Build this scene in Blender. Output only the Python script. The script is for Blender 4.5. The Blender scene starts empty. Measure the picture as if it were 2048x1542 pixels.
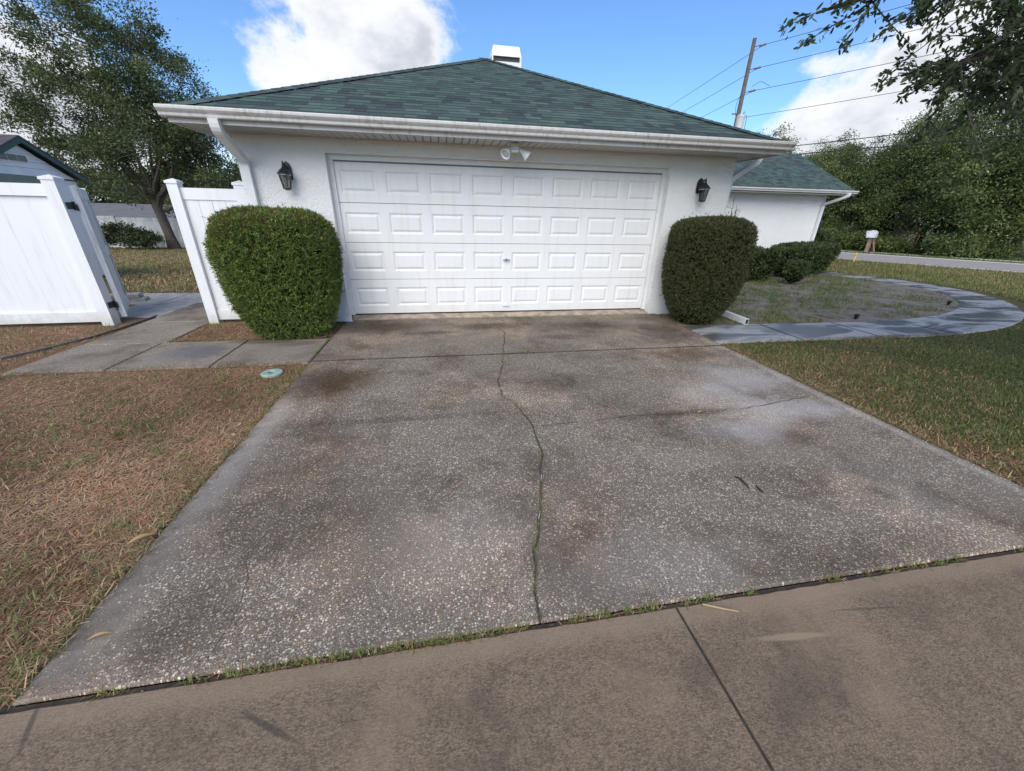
import bpy, math, random
import numpy as np
from mathutils import Vector, Matrix, Euler

random.seed(7)
RNG = np.random.default_rng(7)
SC = bpy.context.scene
COL = SC.collection

# ------------------------------------------------------------------ camera
CAM_POS = Vector((-1.0116, -6.2969, 1.548))
YAW, PITCH, ROLL = -0.1772, -0.4235, 0.0214
_f = Vector((-math.sin(YAW) * math.cos(PITCH), math.cos(YAW) * math.cos(PITCH), math.sin(PITCH)))
_r = Vector((math.cos(YAW), math.sin(YAW), 0))
_u = _r.cross(_f)
_r2 = _r * math.cos(ROLL) + _u * math.sin(ROLL)
_u2 = -_r * math.sin(ROLL) + _u * math.cos(ROLL)
cd = bpy.data.cameras.new('camera')
cd.sensor_fit = 'HORIZONTAL'
cd.sensor_width = 36.0
cd.lens = 758.58 / 2048 * 36.0
cd.clip_start = 0.02
cd.clip_end = 3000
cam = bpy.data.objects.new('camera', cd)
COL.objects.link(cam)
cam.matrix_world = Matrix(((_r2.x, _u2.x, -_f.x, CAM_POS.x), (_r2.y, _u2.y, -_f.y, CAM_POS.y),
                           (_r2.z, _u2.z, -_f.z, CAM_POS.z), (0, 0, 0, 1)))
SC.camera = cam

# ------------------------------------------------------------------ world, sun, exposure
SUN_EL, SUN_AZ = math.radians(40), math.radians(200)      # azimuth clockwise from +Y
SUN_DIR = Vector((math.sin(SUN_AZ) * math.cos(SUN_EL), math.cos(SUN_AZ) * math.cos(SUN_EL), math.sin(SUN_EL)))
SC.view_settings.view_transform = 'Standard'
SC.view_settings.look = 'None'
SC.view_settings.gamma = 1.0
SC.view_settings.exposure = 0.47
SC.view_settings.use_curve_mapping = False
sd = bpy.data.lights.new('sun', 'SUN')
sd.energy = 2.3
sd.angle = math.radians(55)
sd.color = (1.0, 0.90, 0.76)
sun = bpy.data.objects.new('sun', sd)
COL.objects.link(sun)
sun.rotation_euler = (-SUN_DIR).to_track_quat('-Z', 'Y').to_euler()
sun.location = (-10, -20, 30)


class NB:
    """small node-building helper"""
    def __init__(self, nt):
        self.nt = nt
    def n(self, typ, ins=None, **attrs):
        nd = self.nt.nodes.new(typ)
        for k, v in attrs.items():
            setattr(nd, k, v)
        for k, v in (ins or {}).items():
            self.put(nd.inputs[k], v)
        return nd
    def put(self, sock, v):
        if isinstance(v, bpy.types.NodeSocket):
            self.nt.links.new(v, sock)
        else:
            if sock.type == 'RGBA' and hasattr(v, '__len__') and len(v) == 3:
                v = (*v, 1)
            sock.default_value = v
    def math(self, op, a, b=0.0, c=None, clamp=False):
        nd = self.n('ShaderNodeMath', operation=op, use_clamp=clamp)
        self.put(nd.inputs[0], a); self.put(nd.inputs[1], b)
        if c is not None: self.put(nd.inputs[2], c)
        return nd.outputs[0]
    def vm(self, op, a, b=(0, 0, 0)):
        nd = self.n('ShaderNodeVectorMath', operation=op)
        self.put(nd.inputs[0], a); self.put(nd.inputs[1], b)
        return nd.outputs['Value'] if op in ('LENGTH', 'DOT_PRODUCT', 'DISTANCE') else nd.outputs[0]
    def mix(self, f, a, b, blend='MIX'):
        nd = self.n('ShaderNodeMix', data_type='RGBA', blend_type=blend)
        self.put(nd.inputs[0], f); self.put(nd.inputs[6], a); self.put(nd.inputs[7], b)
        return nd.outputs[2]
    def noise(self, vec, scale, detail=4, rough=0.55, dist=0.0):
        nd = self.n('ShaderNodeTexNoise', {'Vector': vec, 'Scale': scale, 'Detail': detail, 'Roughness': rough, 'Distortion': dist})
        return nd.outputs['Fac']
    def ncol(self, vec, scale, detail=2):
        return self.n('ShaderNodeTexNoise', {'Vector': vec, 'Scale': scale, 'Detail': detail}).outputs['Color']
    def map(self, v, a, b, c=0.0, d=1.0, smooth=True):
        nd = self.n('ShaderNodeMapRange', {'Value': v, 'From Min': a, 'From Max': b, 'To Min': c, 'To Max': d},
                    interpolation_type='SMOOTHSTEP' if smooth else 'LINEAR')
        return nd.outputs['Result']
    def ramp(self, f, stops, interp='LINEAR'):
        nd = self.n('ShaderNodeValToRGB', {'Fac': f})
        cr = nd.color_ramp
        cr.interpolation = interp
        while len(cr.elements) < len(stops): cr.elements.new(0.5)
        for e, (p, c) in zip(cr.elements, stops):
            e.position = p; e.color = (*c, 1)
        return nd.outputs['Color']
    def bump(self, h, strength, dist, normal=None):
        nd = self.n('ShaderNodeBump', {'Height': h, 'Strength': strength, 'Distance': dist})
        if normal is not None: self.put(nd.inputs['Normal'], normal)
        return nd.outputs['Normal']
    def pos(self):
        return self.n('ShaderNodeNewGeometry').outputs['Position']
    def obj(self):
        return self.n('ShaderNodeTexCoord').outputs['Object']
    def scale(self, v, s):
        return self.vm('MULTIPLY', v, s)
    def blotch(self, p, x, y, rx, ry, wob=0.6, nscale=3.0, rot=0.0, soft=0.6, z=0.0):
        q = self.vm('SUBTRACT', p, (x, y, z))
        if rot:
            nd = self.n('ShaderNodeVectorRotate', {'Vector': q, 'Angle': rot}, rotation_type='Z_AXIS'); q = nd.outputs[0]
        q = self.scale(q, (1 / rx, 1 / ry, 0))
        l = self.vm('LENGTH', q)
        w = self.math('MULTIPLY', self.math('SUBTRACT', self.noise(p, nscale, 6, .65), 0.5), wob * 2.6)
        return self.map(self.math('ADD', l, w), 1.0 + soft * .3, 1.0 - soft, 0, 1)


W = bpy.data.worlds.new('World')
SC.world = W
W.use_nodes = True
W.node_tree.nodes.clear()
wb = NB(W.node_tree)
sky = wb.n('ShaderNodeTexSky', sky_type='NISHITA', sun_disc=False, sun_elevation=SUN_EL, sun_rotation=SUN_AZ,
           air_density=1.0, dust_density=0.6, ozone_density=2.0)
d = wb.vm('NORMALIZE', wb.n('ShaderNodeTexCoord').outputs['Generated'])
sep = wb.n('ShaderNodeSeparateXYZ', {0: d})
# cloud deck: noise on the direction, flattened towards the horizon, plus the cumulus that stand where the photo has them
cv = wb.scale(d, (1.0, 1.0, 1.9))
big = wb.noise(cv, 2.6, 9, 0.56, 0.15)
bill = wb.noise(wb.scale(d, (1, 1, 1.35)), 7.0, 8, 0.62, 0.3)
fine = wb.noise(d, 26.0, 5, 0.65)
def lump(x, y, z, r, amt):
    l = wb.vm('LENGTH', wb.scale(wb.vm('SUBTRACT', d, (x, y, z)), (1, 1, 1.25)))
    return wb.math('MULTIPLY', wb.map(l, r, r * 0.15), amt)
dens = wb.math('MULTIPLY', wb.math('SUBTRACT', big, 0.49), 1.3)
for a in ((-0.15, 0.95, 0.30, 0.17, .42), (-0.27, 0.935, 0.235, 0.10, .34), (-0.05, 0.955, 0.275, 0.12, .32), (-0.14, 0.92, 0.38, 0.13, .25),
          (0.74, 0.65, 0.17, 0.17, .40), (0.66, 0.735, 0.13, 0.13, .34), (0.80, 0.55, 0.21, 0.17, .4), (0.70, 0.70, 0.05, 0.12, .30), (0.84, 0.50, 0.08, 0.2, .3), (0.76, 0.62, 0.27, 0.10, .2),
          (0.615, 0.71, 0.345, 0.06, .28), (0.64, 0.73, 0.25, 0.045, .2),
          (-0.60, 0.79, 0.16, 0.19, .42), (-0.68, 0.72, 0.1, 0.2, .4), (-.52, .85, .08, .14, .3), (-0.46, 0.845, 0.28, 0.05, .22), (-0.63, 0.70, 0.28, 0.14, .26)):
    dens = wb.math('ADD', dens, lump(*a))
for a in ((0.28, 0.92, 0.24, 0.34, -.55), (-0.42, 0.88, 0.22, 0.13, -.5), (0.52, 0.82, 0.28, 0.2, -.40), (.1, .85, .5, .3, -.4)):
    dens = wb.math('ADD', dens, lump(*a))
dens = wb.math('ADD', dens, wb.math('MULTIPLY', wb.math('SUBTRACT', bill, 0.5), 0.95))
dens = wb.math('ADD', dens, wb.math('MULTIPLY', wb.math('SUBTRACT', fine, 0.5), 0.30))
cmask = wb.map(dens, 0.00, 0.30)
core = wb.map(dens, 0.14, 0.50)
shade = wb.noise(wb.vm('ADD', wb.scale(d, (1, 1, 1.6)), (3.1, 1.7, 0.2)), 5.0, 6, 0.6)
cshade = wb.math('MULTIPLY', wb.map(shade, 0.34, 0.66), core)
ccol = wb.mix(cshade, (6.3, 6.35, 6.5), (3.7, 3.9, 4.3))
skyc = wb.mix(1.0, sky.outputs[0], (0.74, 0.98, 1.26), 'MULTIPLY')
allc = wb.mix(wb.math('MULTIPLY', cmask, 0.97), skyc, ccol)
bg = wb.n('ShaderNodeBackground', {'Color': allc, 'Strength': 0.12})
wo = wb.n('ShaderNodeOutputWorld', {'Surface': bg.outputs[0]})

# ------------------------------------------------------------------ mesh helpers
class MB:
    def __init__(self):
        self.v = []; self.f = []
    def add(self, vs, fs):
        o = len(self.v)
        self.v += [tuple(a) for a in vs]
        self.f += [tuple(i + o for i in g) for g in fs]
        return self
    def box(self, x0, x1, y0, y1, z0, z1):
        return self.add([(x0, y0, z0), (x1, y0, z0), (x1, y1, z0), (x0, y1, z0), (x0, y0, z1), (x1, y0, z1), (x1, y1, z1), (x0, y1, z1)],
                        [(3, 2, 1, 0), (4, 5, 6, 7), (0, 1, 5, 4), (1, 2, 6, 5), (2, 3, 7, 6), (3, 0, 4, 7)])
    def bbox(self, x0, x1, y0, y1, z0, z1, b):
        """box with a chamfer on the upper edges"""
        vs = [(x0, y0, z0), (x1, y0, z0), (x1, y1, z0), (x0, y1, z0), (x0, y0, z1 - b), (x1, y0, z1 - b), (x1, y1, z1 - b), (x0, y1, z1 - b),
              (x0 + b, y0 + b, z1), (x1 - b, y0 + b, z1), (x1 - b, y1 - b, z1), (x0 + b, y1 - b, z1)]
        fs = [(3, 2, 1, 0), (8, 9, 10, 11)] + [(i, (i + 1) % 4, 4 + (i + 1) % 4, 4 + i) for i in range(4)] + [(4 + i, 4 + (i + 1) % 4, 8 + (i + 1) % 4, 8 + i) for i in range(4)]
        return self.add(vs, fs)
    def prism(self, poly, z0, z1, top_b=0.0):
        n = len(poly)
        a = sum(poly[i][0] * poly[(i + 1) % n][1] - poly[(i + 1) % n][0] * poly[i][1] for i in range(n))
        if a < 0: poly = poly[::-1]
        vs = [(x, y, z0) for x, y in poly] + [(x, y, z1) for x, y in poly]
        fs = [tuple(range(n))[::-1], tuple(range(n, 2 * n))] + [(i, (i + 1) % n, n + (i + 1) % n, n + i) for i in range(n)]
        return self.add(vs, fs)
    def extrude(self, poly, axis_from, axis_to, fn):
        """poly of 2d points swept between two values; fn(p, t) -> 3d"""
        n = len(poly)
        vs = [fn(p, axis_from) for p in poly] + [fn(p, axis_to) for p in poly]
        fs = [tuple(range(n))[::-1], tuple(range(n, 2 * n))] + [(i, (i + 1) % n, n + (i + 1) % n, n + i) for i in range(n)]
        return self.add(vs, fs)
    def tube(self, pts, rad, n=8, cap=True, sx=1.0):
        pts = [Vector(p) for p in pts]
        if not hasattr(rad, '__len__'): rad = [rad] * len(pts)
        rings = []
        up = None
        for i, p in enumerate(pts):
            t = (pts[min(i + 1, len(pts) - 1)] - pts[max(i - 1, 0)]).normalized()
            if up is None:
                up = Vector((0, 0, 1)) if abs(t.z) < .9 else Vector((0, 1, 0))
            a = t.cross(up)
            if a.length < 1e-5: a = t.orthogonal()
            a.normalize(); b = a.cross(t).normalized(); up = b
            rings.append([p + a * (math.cos(k * 2 * math.pi / n) * rad[i] * sx) + b * (math.sin(k * 2 * math.pi / n) * rad[i]) for k in range(n)])
        vs = [q for r in rings for q in r]
        fs = [(i * n + k, (i + 1) * n + k, (i + 1) * n + (k + 1) % n, i * n + (k + 1) % n) for i in range(len(pts) - 1) for k in range(n)]
        if cap:
            fs += [tuple(range(n)), tuple(range((len(pts) - 1) * n, len(pts) * n))[::-1]]
        return self.add(vs, fs)
    def rtube(self, pts, w, dpt, up=(1, 0, 0)):
        """rectangular tube; w along 'up', dpt along the other"""
        pts = [Vector(p) for p in pts]; u0 = Vector(up)
        vs = []
        for i, p in enumerate(pts):
            t = (pts[min(i + 1, len(pts) - 1)] - pts[max(i - 1, 0)]).normalized()
            b = t.cross(u0).normalized(); a = u0
            for sa, sb in ((-1, -1), (1, -1), (1, 1), (-1, 1)):
                vs.append(p + a * (sa * w / 2) + b * (sb * dpt / 2))
        fs = [(i * 4 + k, i * 4 + (k + 1) % 4, (i + 1) * 4 + (k + 1) % 4, (i + 1) * 4 + k) for i in range(len(pts) - 1) for k in range(4)]
        m = (len(pts) - 1) * 4
        fs += [(3, 2, 1, 0), (m, m + 1, m + 2, m + 3)]
        return self.add(vs, fs)
    def lathe(self, prof, c=(0, 0, 0), n=16, axis=None):
        vs = []; cx, cy, cz = c
        for r, z in prof:
            for k in range(n):
                a = 2 * math.pi * k / n
                vs.append((r * math.cos(a), r * math.sin(a), z))
        fs = [(i * n + k, i * n + (k + 1) % n, (i + 1) * n + (k + 1) % n, (i + 1) * n + k) for i in range(len(prof) - 1) for k in range(n)]
        fs += [tuple(range(n))[::-1], tuple(range((len(prof) - 1) * n, len(prof) * n))]
        if axis is not None:
            q = Vector(axis).to_track_quat('Z', 'Y')
            vs = [q @ Vector(v) for v in vs]
        vs = [(v[0] + cx, v[1] + cy, v[2] + cz) for v in vs]
        return self.add(vs, fs)
    def mesh(self, name, mat, smooth=False):
        me = bpy.data.meshes.new(name)
        me.from_pydata(self.v, [], self.f)
        if mat is not None: me.materials.append(mat)
        if smooth:
            me.shade_smooth()
            me.set_sharp_from_angle(angle=math.radians(40))
        return me
    def build(self, name, mat, parent=None, smooth=False, loc=None, rz=None):
        return link(name, self.mesh(name, mat, smooth), parent, loc, rz)


def link(name, data, parent=None, loc=None, rz=None):
    o = bpy.data.objects.new(name, data)
    COL.objects.link(o)
    if parent is not None: o.parent = parent
    if loc is not None: o.location = loc
    if rz is not None: o.rotation_euler = (0, 0, rz)
    return o

def tag(o, label=None, cat=None, group=None, kind=None):
    if label: o['label'] = label
    if cat: o['category'] = cat
    if group: o['group'] = group
    if kind: o['kind'] = kind
    return o

def thing(name, label, cat, loc=(0, 0, 0), rz=0.0, group=None):
    o = link(name, None, None, loc, rz)
    o.empty_display_size = 0.2
    return tag(o, label, cat, group)

def np_mesh(name, V, tris, mat, tint=None):
    """V: (N, k, 3) vertex blocks sharing one triangle template; tint: (N,) per block"""
    N, k, _ = V.shape
    T = np.asarray(tris); m = len(T)
    F = (T[None] + (np.arange(N) * k)[:, None, None]).reshape(-1)
    me = bpy.data.meshes.new(name)
    me.vertices.add(N * k); me.vertices.foreach_set('co', np.ascontiguousarray(V, dtype=np.float32).reshape(-1))
    me.loops.add(N * m * 3); me.loops.foreach_set('vertex_index', F.astype(np.int32))
    me.polygons.add(N * m)
    me.polygons.foreach_set('loop_start', np.arange(0, N * m * 3, 3, dtype=np.int32))
    me.update(calc_edges=True)
    if tint is not None:
        at = me.attributes.new('tint', 'FLOAT', 'FACE')
        at.data.foreach_set('value', np.repeat(np.asarray(tint, np.float32), m))
    me.materials.append(mat)
    return me

def unit(a):
    return a / np.maximum(np.linalg.norm(a, axis=-1, keepdims=True), 1e-9)

def leaf_blocks(P, D, L, Wd, rng, fold=0.25):
    """leaf quads: P base points, D direction, L length, Wd width arrays"""
    n = len(P)
    D = unit(D)
    R = unit(np.cross(D, rng.normal(size=(n, 3))))
    Nn = np.cross(R, D)
    L = np.broadcast_to(L, (n,))[:, None]; Wd = np.broadcast_to(Wd, (n,))[:, None]
    mid = P + D * L * 0.45 + Nn * Wd * fold
    return np.stack([P, mid + R * Wd * .5, P + D * L, mid - R * Wd * .5], 1)
LEAF_T = [(0, 1, 2), (0, 2, 3)]
def oval_blocks(P, D, L, Wd, rng):
    n = len(P); D = unit(D)
    R = unit(np.cross(D, rng.normal(size=(n, 3)))); Nn = np.cross(R, D)
    L = np.broadcast_to(L, (n,))[:, None]; Wd = np.broadcast_to(Wd, (n,))[:, None]
    a = P + D * L * .30 + Nn * Wd * .15; b_ = P + D * L * .72 + Nn * Wd * .12
    return np.stack([P, a + R * Wd * .5, b_ + R * Wd * .42, P + D * L, b_ - R * Wd * .42, a - R * Wd * .5], 1)
OVAL_T = [(0, 1, 5), (1, 2, 5), (2, 4, 5), (2, 3, 4)]

def blade_blocks(P, az, lean, L, Wd, rng, curl=0.35):
    """grass blades: two-segment tapering strips"""
    n = len(P)
    h = np.stack([np.cos(az), np.sin(az), np.zeros(n)], 1)
    s = np.stack([-np.sin(az), np.cos(az), np.zeros(n)], 1)
    up = np.array([0, 0, 1.0])
    c1, s1 = np.cos(lean)[:, None], np.sin(lean)[:, None]
    l2 = np.clip(lean + curl * rng.random(n), 0, 1.62)
    c2, s2 = np.cos(l2)[:, None], np.sin(l2)[:, None]
    L = L[:, None]; Wd = Wd[:, None]
    m = P + (h * s1 + up * c1) * L * .55
    t = m + (h * s2 + up * c2) * L * .45
    return np.stack([P - s * Wd * .5, P + s * Wd * .5, m - s * Wd * .4, m + s * Wd * .4, t], 1)
BLADE_T = [(0, 1, 3), (0, 3, 2), (2, 3, 4)]

# ------------------------------------------------------------------ materials
MATS = {}
def material(name):
    def deco(fn):
        m = bpy.data.materials.new(name)
        m.use_nodes = True
        m.node_tree.nodes.clear()
        b = NB(m.node_tree)
        out = b.n('ShaderNodeOutputMaterial')
        sh = fn(b)
        m.node_tree.links.new(sh, out.inputs['Surface'])
        MATS[name] = m
        return m
    return deco

def principled(b, col, rough=0.6, normal=None, metal=0.0, spec=0.5, **kw):
    ins = {'Base Color': col, 'Roughness': rough, 'Metallic': metal, 'Specular IOR Level': spec}
    if normal is not None: ins['Normal'] = normal
    ins.update(kw)
    return b.n('ShaderNodeBsdfPrincipled', ins).outputs[0]

def plain(name, col, rough=0.5, metal=0.0, var=0.12, scale=9.0, bump=0.0, bscale=60.0, spec=0.5):
    @material(name)
    def _(b):
        p = b.obj()
        f = b.noise(p, scale, 5)
        c = b.mix(b.map(f, .3, .7), tuple(x * (1 - var) for x in col), tuple(min(1, x * (1 + var)) for x in col))
        nrm = b.bump(b.noise(p, bscale, 3), bump, 0.004) if bump else None
        return principled(b, c, b.map(f, .3, .7, rough - .06, rough + .08), nrm, metal, spec)

def leafmat(name, stops, trans=0.25, rough=0.45, spec=0.4):
    @material(name)
    def _(b):
        t = b.n('ShaderNodeAttribute', attribute_name='tint').outputs['Fac']
        c = b.ramp(t, stops)
        p = principled(b, c, rough, spec=spec)
        tr = b.n('ShaderNodeBsdfTranslucent', {'Color': b.mix(1.0, c, (1.15, 1.3, .7), 'MULTIPLY')}).outputs[0]
        return b.n('ShaderNodeMixShader', {0: trans, 1: p, 2: tr}).outputs[0]

@material('stucco')
def _(b):
    p = b.pos()
    lum = b.noise(p, 1.3, 4)
    v = b.n('ShaderNodeTexVoronoi', {'Vector': b.vm('ADD', p, b.scale(b.vm('SUBTRACT', b.ncol(p, 22), (.5, .5, .5)), (.05, .05, .05))), 'Scale': 34.0}, feature='SMOOTH_F1').outputs['Distance']
    n1 = b.noise(p, 75, 4, .6)
    h = b.math('ADD', b.math('MULTIPLY', v, 1.1), b.math('MULTIPLY', n1, 0.7))
    sep = b.n('ShaderNodeSeparateXYZ', {0: p}).outputs[2]
    low = b.math('MULTIPLY', b.map(b.math('ADD', sep, b.math('MULTIPLY', b.noise(p, 7, 4), .25)), .34, .08), .35)
    c = b.mix(b.map(lum, .3, .75), (.76, .755, .735), (.82, .815, .80))
    c = b.mix(low, c, (.50, .47, .42))
    return principled(b, c, .85, b.bump(h, .65, .014), spec=.25)

@material('white_gutter')
def _(b):
    p = b.pos()
    streak = b.noise(b.scale(p, (14, 14, 1.6)), 1.5, 5, .65)
    grime = b.noise(p, 2.2, 4)
    f = b.math('MULTIPLY', b.map(streak, .42, .72), b.map(grime, .3, .7))
    c = b.mix(f, (.60, .59, .57), (.36, .335, .29))
    return principled(b, c, .42)

plain('white_metal', (.74, .745, .75), .4, var=.05, scale=5)
plain('soffit_white', (.44, .425, .40), .55, var=.05, scale=4)
plain('soffit_joint', (.16, .15, .14), .8)
@material('door_white')
def _(b):
    p = b.pos()
    z = b.n('ShaderNodeSeparateXYZ', {0: p}).outputs[2]
    st = b.noise(b.scale(p, (7, 7, .7)), 1.5, 6, .65)
    c = b.mix(b.map(st, .45, .78), (.80, .80, .79), (.72, .715, .69))
    lo = b.math('MULTIPLY', b.map(b.math('ADD', z, b.math('MULTIPLY', b.noise(p, 5, 6, .7), .35)), .48, .18), .35)
    c = b.mix(lo, c, (.56, .52, .45))
    wob = b.noise(b.scale(p, (1, 1, .5)), 1.6, 3)
    grain = b.noise(b.scale(p, (1, 1, 14)), 26, 3, .6)
    nrm = b.bump(wob, .18, .03, b.bump(grain, .10, .002))
    return principled(b, c, b.map(st, .3, .7, .38, .5), nrm)
plain('door_seam', (.20, .20, .20), .7)
plain('trim_white', (.74, .735, .72), .5, var=.04)
plain('dark_gap', (.025, .022, .02), .9)
plain('black_metal', (.018, .019, .024), .38, var=.3, scale=30)
plain('black_plastic', (.012, .012, .013), .5)
plain('steel', (.33, .33, .34), .32, metal=.9)
plain('cream_plastic', (.72, .70, .52), .45, var=.04)
plain('lamp_white', (.78, .79, .80), .4, var=.03)
plain('bulb_glass', (.45, .47, .48), .12, spec=.8)
plain('chimney_white', (.80, .79, .76), .6, var=.06)
plain('chimney_dark', (.035, .03, .035), .6)
plain('bark', (.10, .082, .066), .9, var=.4, scale=14, bump=.8, bscale=30)
plain('twig', (.075, .06, .048), .9, var=.3)
plain('pole_wood', (.13, .11, .10), .85, var=.25, scale=6)
plain('wire_black', (.02, .02, .022), .6)
plain('transformer', (.62, .62, .62), .4)
plain('insulator', (.16, .12, .11), .3)
plain('mail_white', (.66, .67, .70), .45)
plain('mail_post', (.27, .18, .14), .85, var=.3)
plain('mail_roof', (.36, .33, .31), .8)
plain('mail_red', (.5, .12, .07), .5)
plain('marker_yellow', (.80, .58, .06), .5)
plain('stake_orange', (.85, .20, .05), .5)
plain('stone_block', (.34, .32, .29), .9, var=.25, scale=12, bump=.6, bscale=40)
plain('roof_far', (.13, .13, .14), .9, var=.12, scale=2)
plain('wall_far', (.5, .5, .49), .8)
plain('shed_white', (.80, .80, .80), .5, var=.07, scale=3)
plain('shed_green', (.015, .06, .05), .5, var=.2)
plain('shed_panel', (.20, .24, .20), .6, var=.06)
plain('shed_roof', (.075, .062, .068), .85, var=.25, scale=9)
plain('pane_dark', (.045, .03, .035), .15)
plain('valve_green', (.28, .38, .32), .6, var=.15, scale=20)
plain('soil_dark', (.050, .038, .027), .95, var=.4, scale=40)
plain('edging_dark', (.10, .10, .095), .7)
plain('stick_brown', (.045, .026, .018), .85, var=.4, scale=40)
plain('stick_tan', (.42, .32, .18), .8)
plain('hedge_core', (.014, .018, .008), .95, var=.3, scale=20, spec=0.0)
plain('road_asphalt', (.33, .295, .285), .9, var=.10, scale=5, bump=.4, bscale=180)
plain('paver_grey', (.36, .345, .32), .85, var=.2, scale=6, bump=.3, bscale=120)
plain('kerb_pale', (.50, .49, .46), .85, var=.12, scale=8)
plain('sealant', (.42, .42, .43), .75, var=.35, scale=70)
plain('crack_dirt', (.085, .070, .052), .95, var=.5, scale=60, bump=.5, bscale=150)
plain('flag_red', (.6, .14, .06), .6)

@material('glass_lantern')
def _(b):
    g = b.n('ShaderNodeBsdfGlass', {'Color': (.85, .86, .86), 'Roughness': .08, 'IOR': 1.3}).outputs[0]
    t = b.n('ShaderNodeBsdfTransparent', {'Color': (.62, .61, .60)}).outputs[0]
    gl = b.n('ShaderNodeBsdfGlossy', {'Color': (.8, .8, .8), 'Roughness': .1}).outputs[0]
    m = b.n('ShaderNodeMixShader', {0: .14, 1: t, 2: gl}).outputs[0]
    return m

@material('vinyl')
def _(b):
    p = b.pos()
    s = b.noise(b.scale(p, (9, 9, .9)), 1.6, 5, .6)
    sep = b.n('ShaderNodeSeparateXYZ', {0: p}).outputs[2]
    low = b.math('MULTIPLY', b.map(b.math('ADD', sep, b.math('MULTIPLY', b.noise(p, 6, 5, .7), .5)), .52, .18), .6)
    c = b.mix(b.map(s, .45, .8), (.78, .79, .80), (.67, .68, .66))
    c = b.mix(low, c, (.46, .44, .36))
    spl = b.map(b.noise(p, 45, 4, .7), .60, .70)
    c = b.mix(b.math('MULTIPLY', spl, b.math('MULTIPLY', b.map(sep, .45, .1), .5)), c, (.25, .19, .13))
    return principled(b, c, b.map(s, .3, .7, .34, .5))

@material('vinyl_dirty')
def _(b):
    p = b.pos()
    s = b.noise(b.scale(p, (10, 10, .8)), 1.4, 6, .65)
    c = b.mix(b.map(s, .40, .68), (.76, .77, .78), (.40, .40, .38))
    return principled(b, c, .45)

@material('vinyl_old')
def _(b):
    p = b.pos()
    s = b.noise(b.scale(p, (3, 3, .7)), 1.4, 6, .65)
    c = b.mix(b.map(s, .35, .68), (.62, .64, .64), (.36, .37, .35))
    return principled(b, c, .5)

SHADES = [(.082, .125, .108), (.072, .110, .097), (.061, .089, .082), (.046, .060, .062), (.096, .144, .122), (.060, .078, .080)]
for i, c in enumerate(SHADES):
    @material('shingle_%s' % 'abcdef'[i])
    def _(b, c=c):
        p = b.pos()
        g = b.noise(p, 420, 2, .7)
        f2 = b.noise(p, 5, 4)
        cc = b.mix(b.map(g, .35, .68), tuple(x * .62 for x in c), tuple(x * 1.42 for x in c))
        cc = b.mix(b.map(f2, .35, .75, 0, .30), cc, tuple(x * .7 + .012 for x in c))
        return principled(b, cc, .92, b.bump(g, .4, .002), spec=.2)
SHM = [MATS['shingle_%s' % k] for k in 'abcdef']

@material('roof_flat')
def _(b):
    p = b.obj()
    br = b.n('ShaderNodeTexBrick', {'Vector': p, 'Color1': (.045, .09, .075, 1), 'Color2': (.026, .05, .048, 1), 'Mortar': (.012, .018, .018, 1),
                                    'Scale': 1.0, 'Mortar Size': .006, 'Brick Width': .24, 'Row Height': .14})
    return principled(b, br.outputs['Color'], .9, spec=.2)

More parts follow.
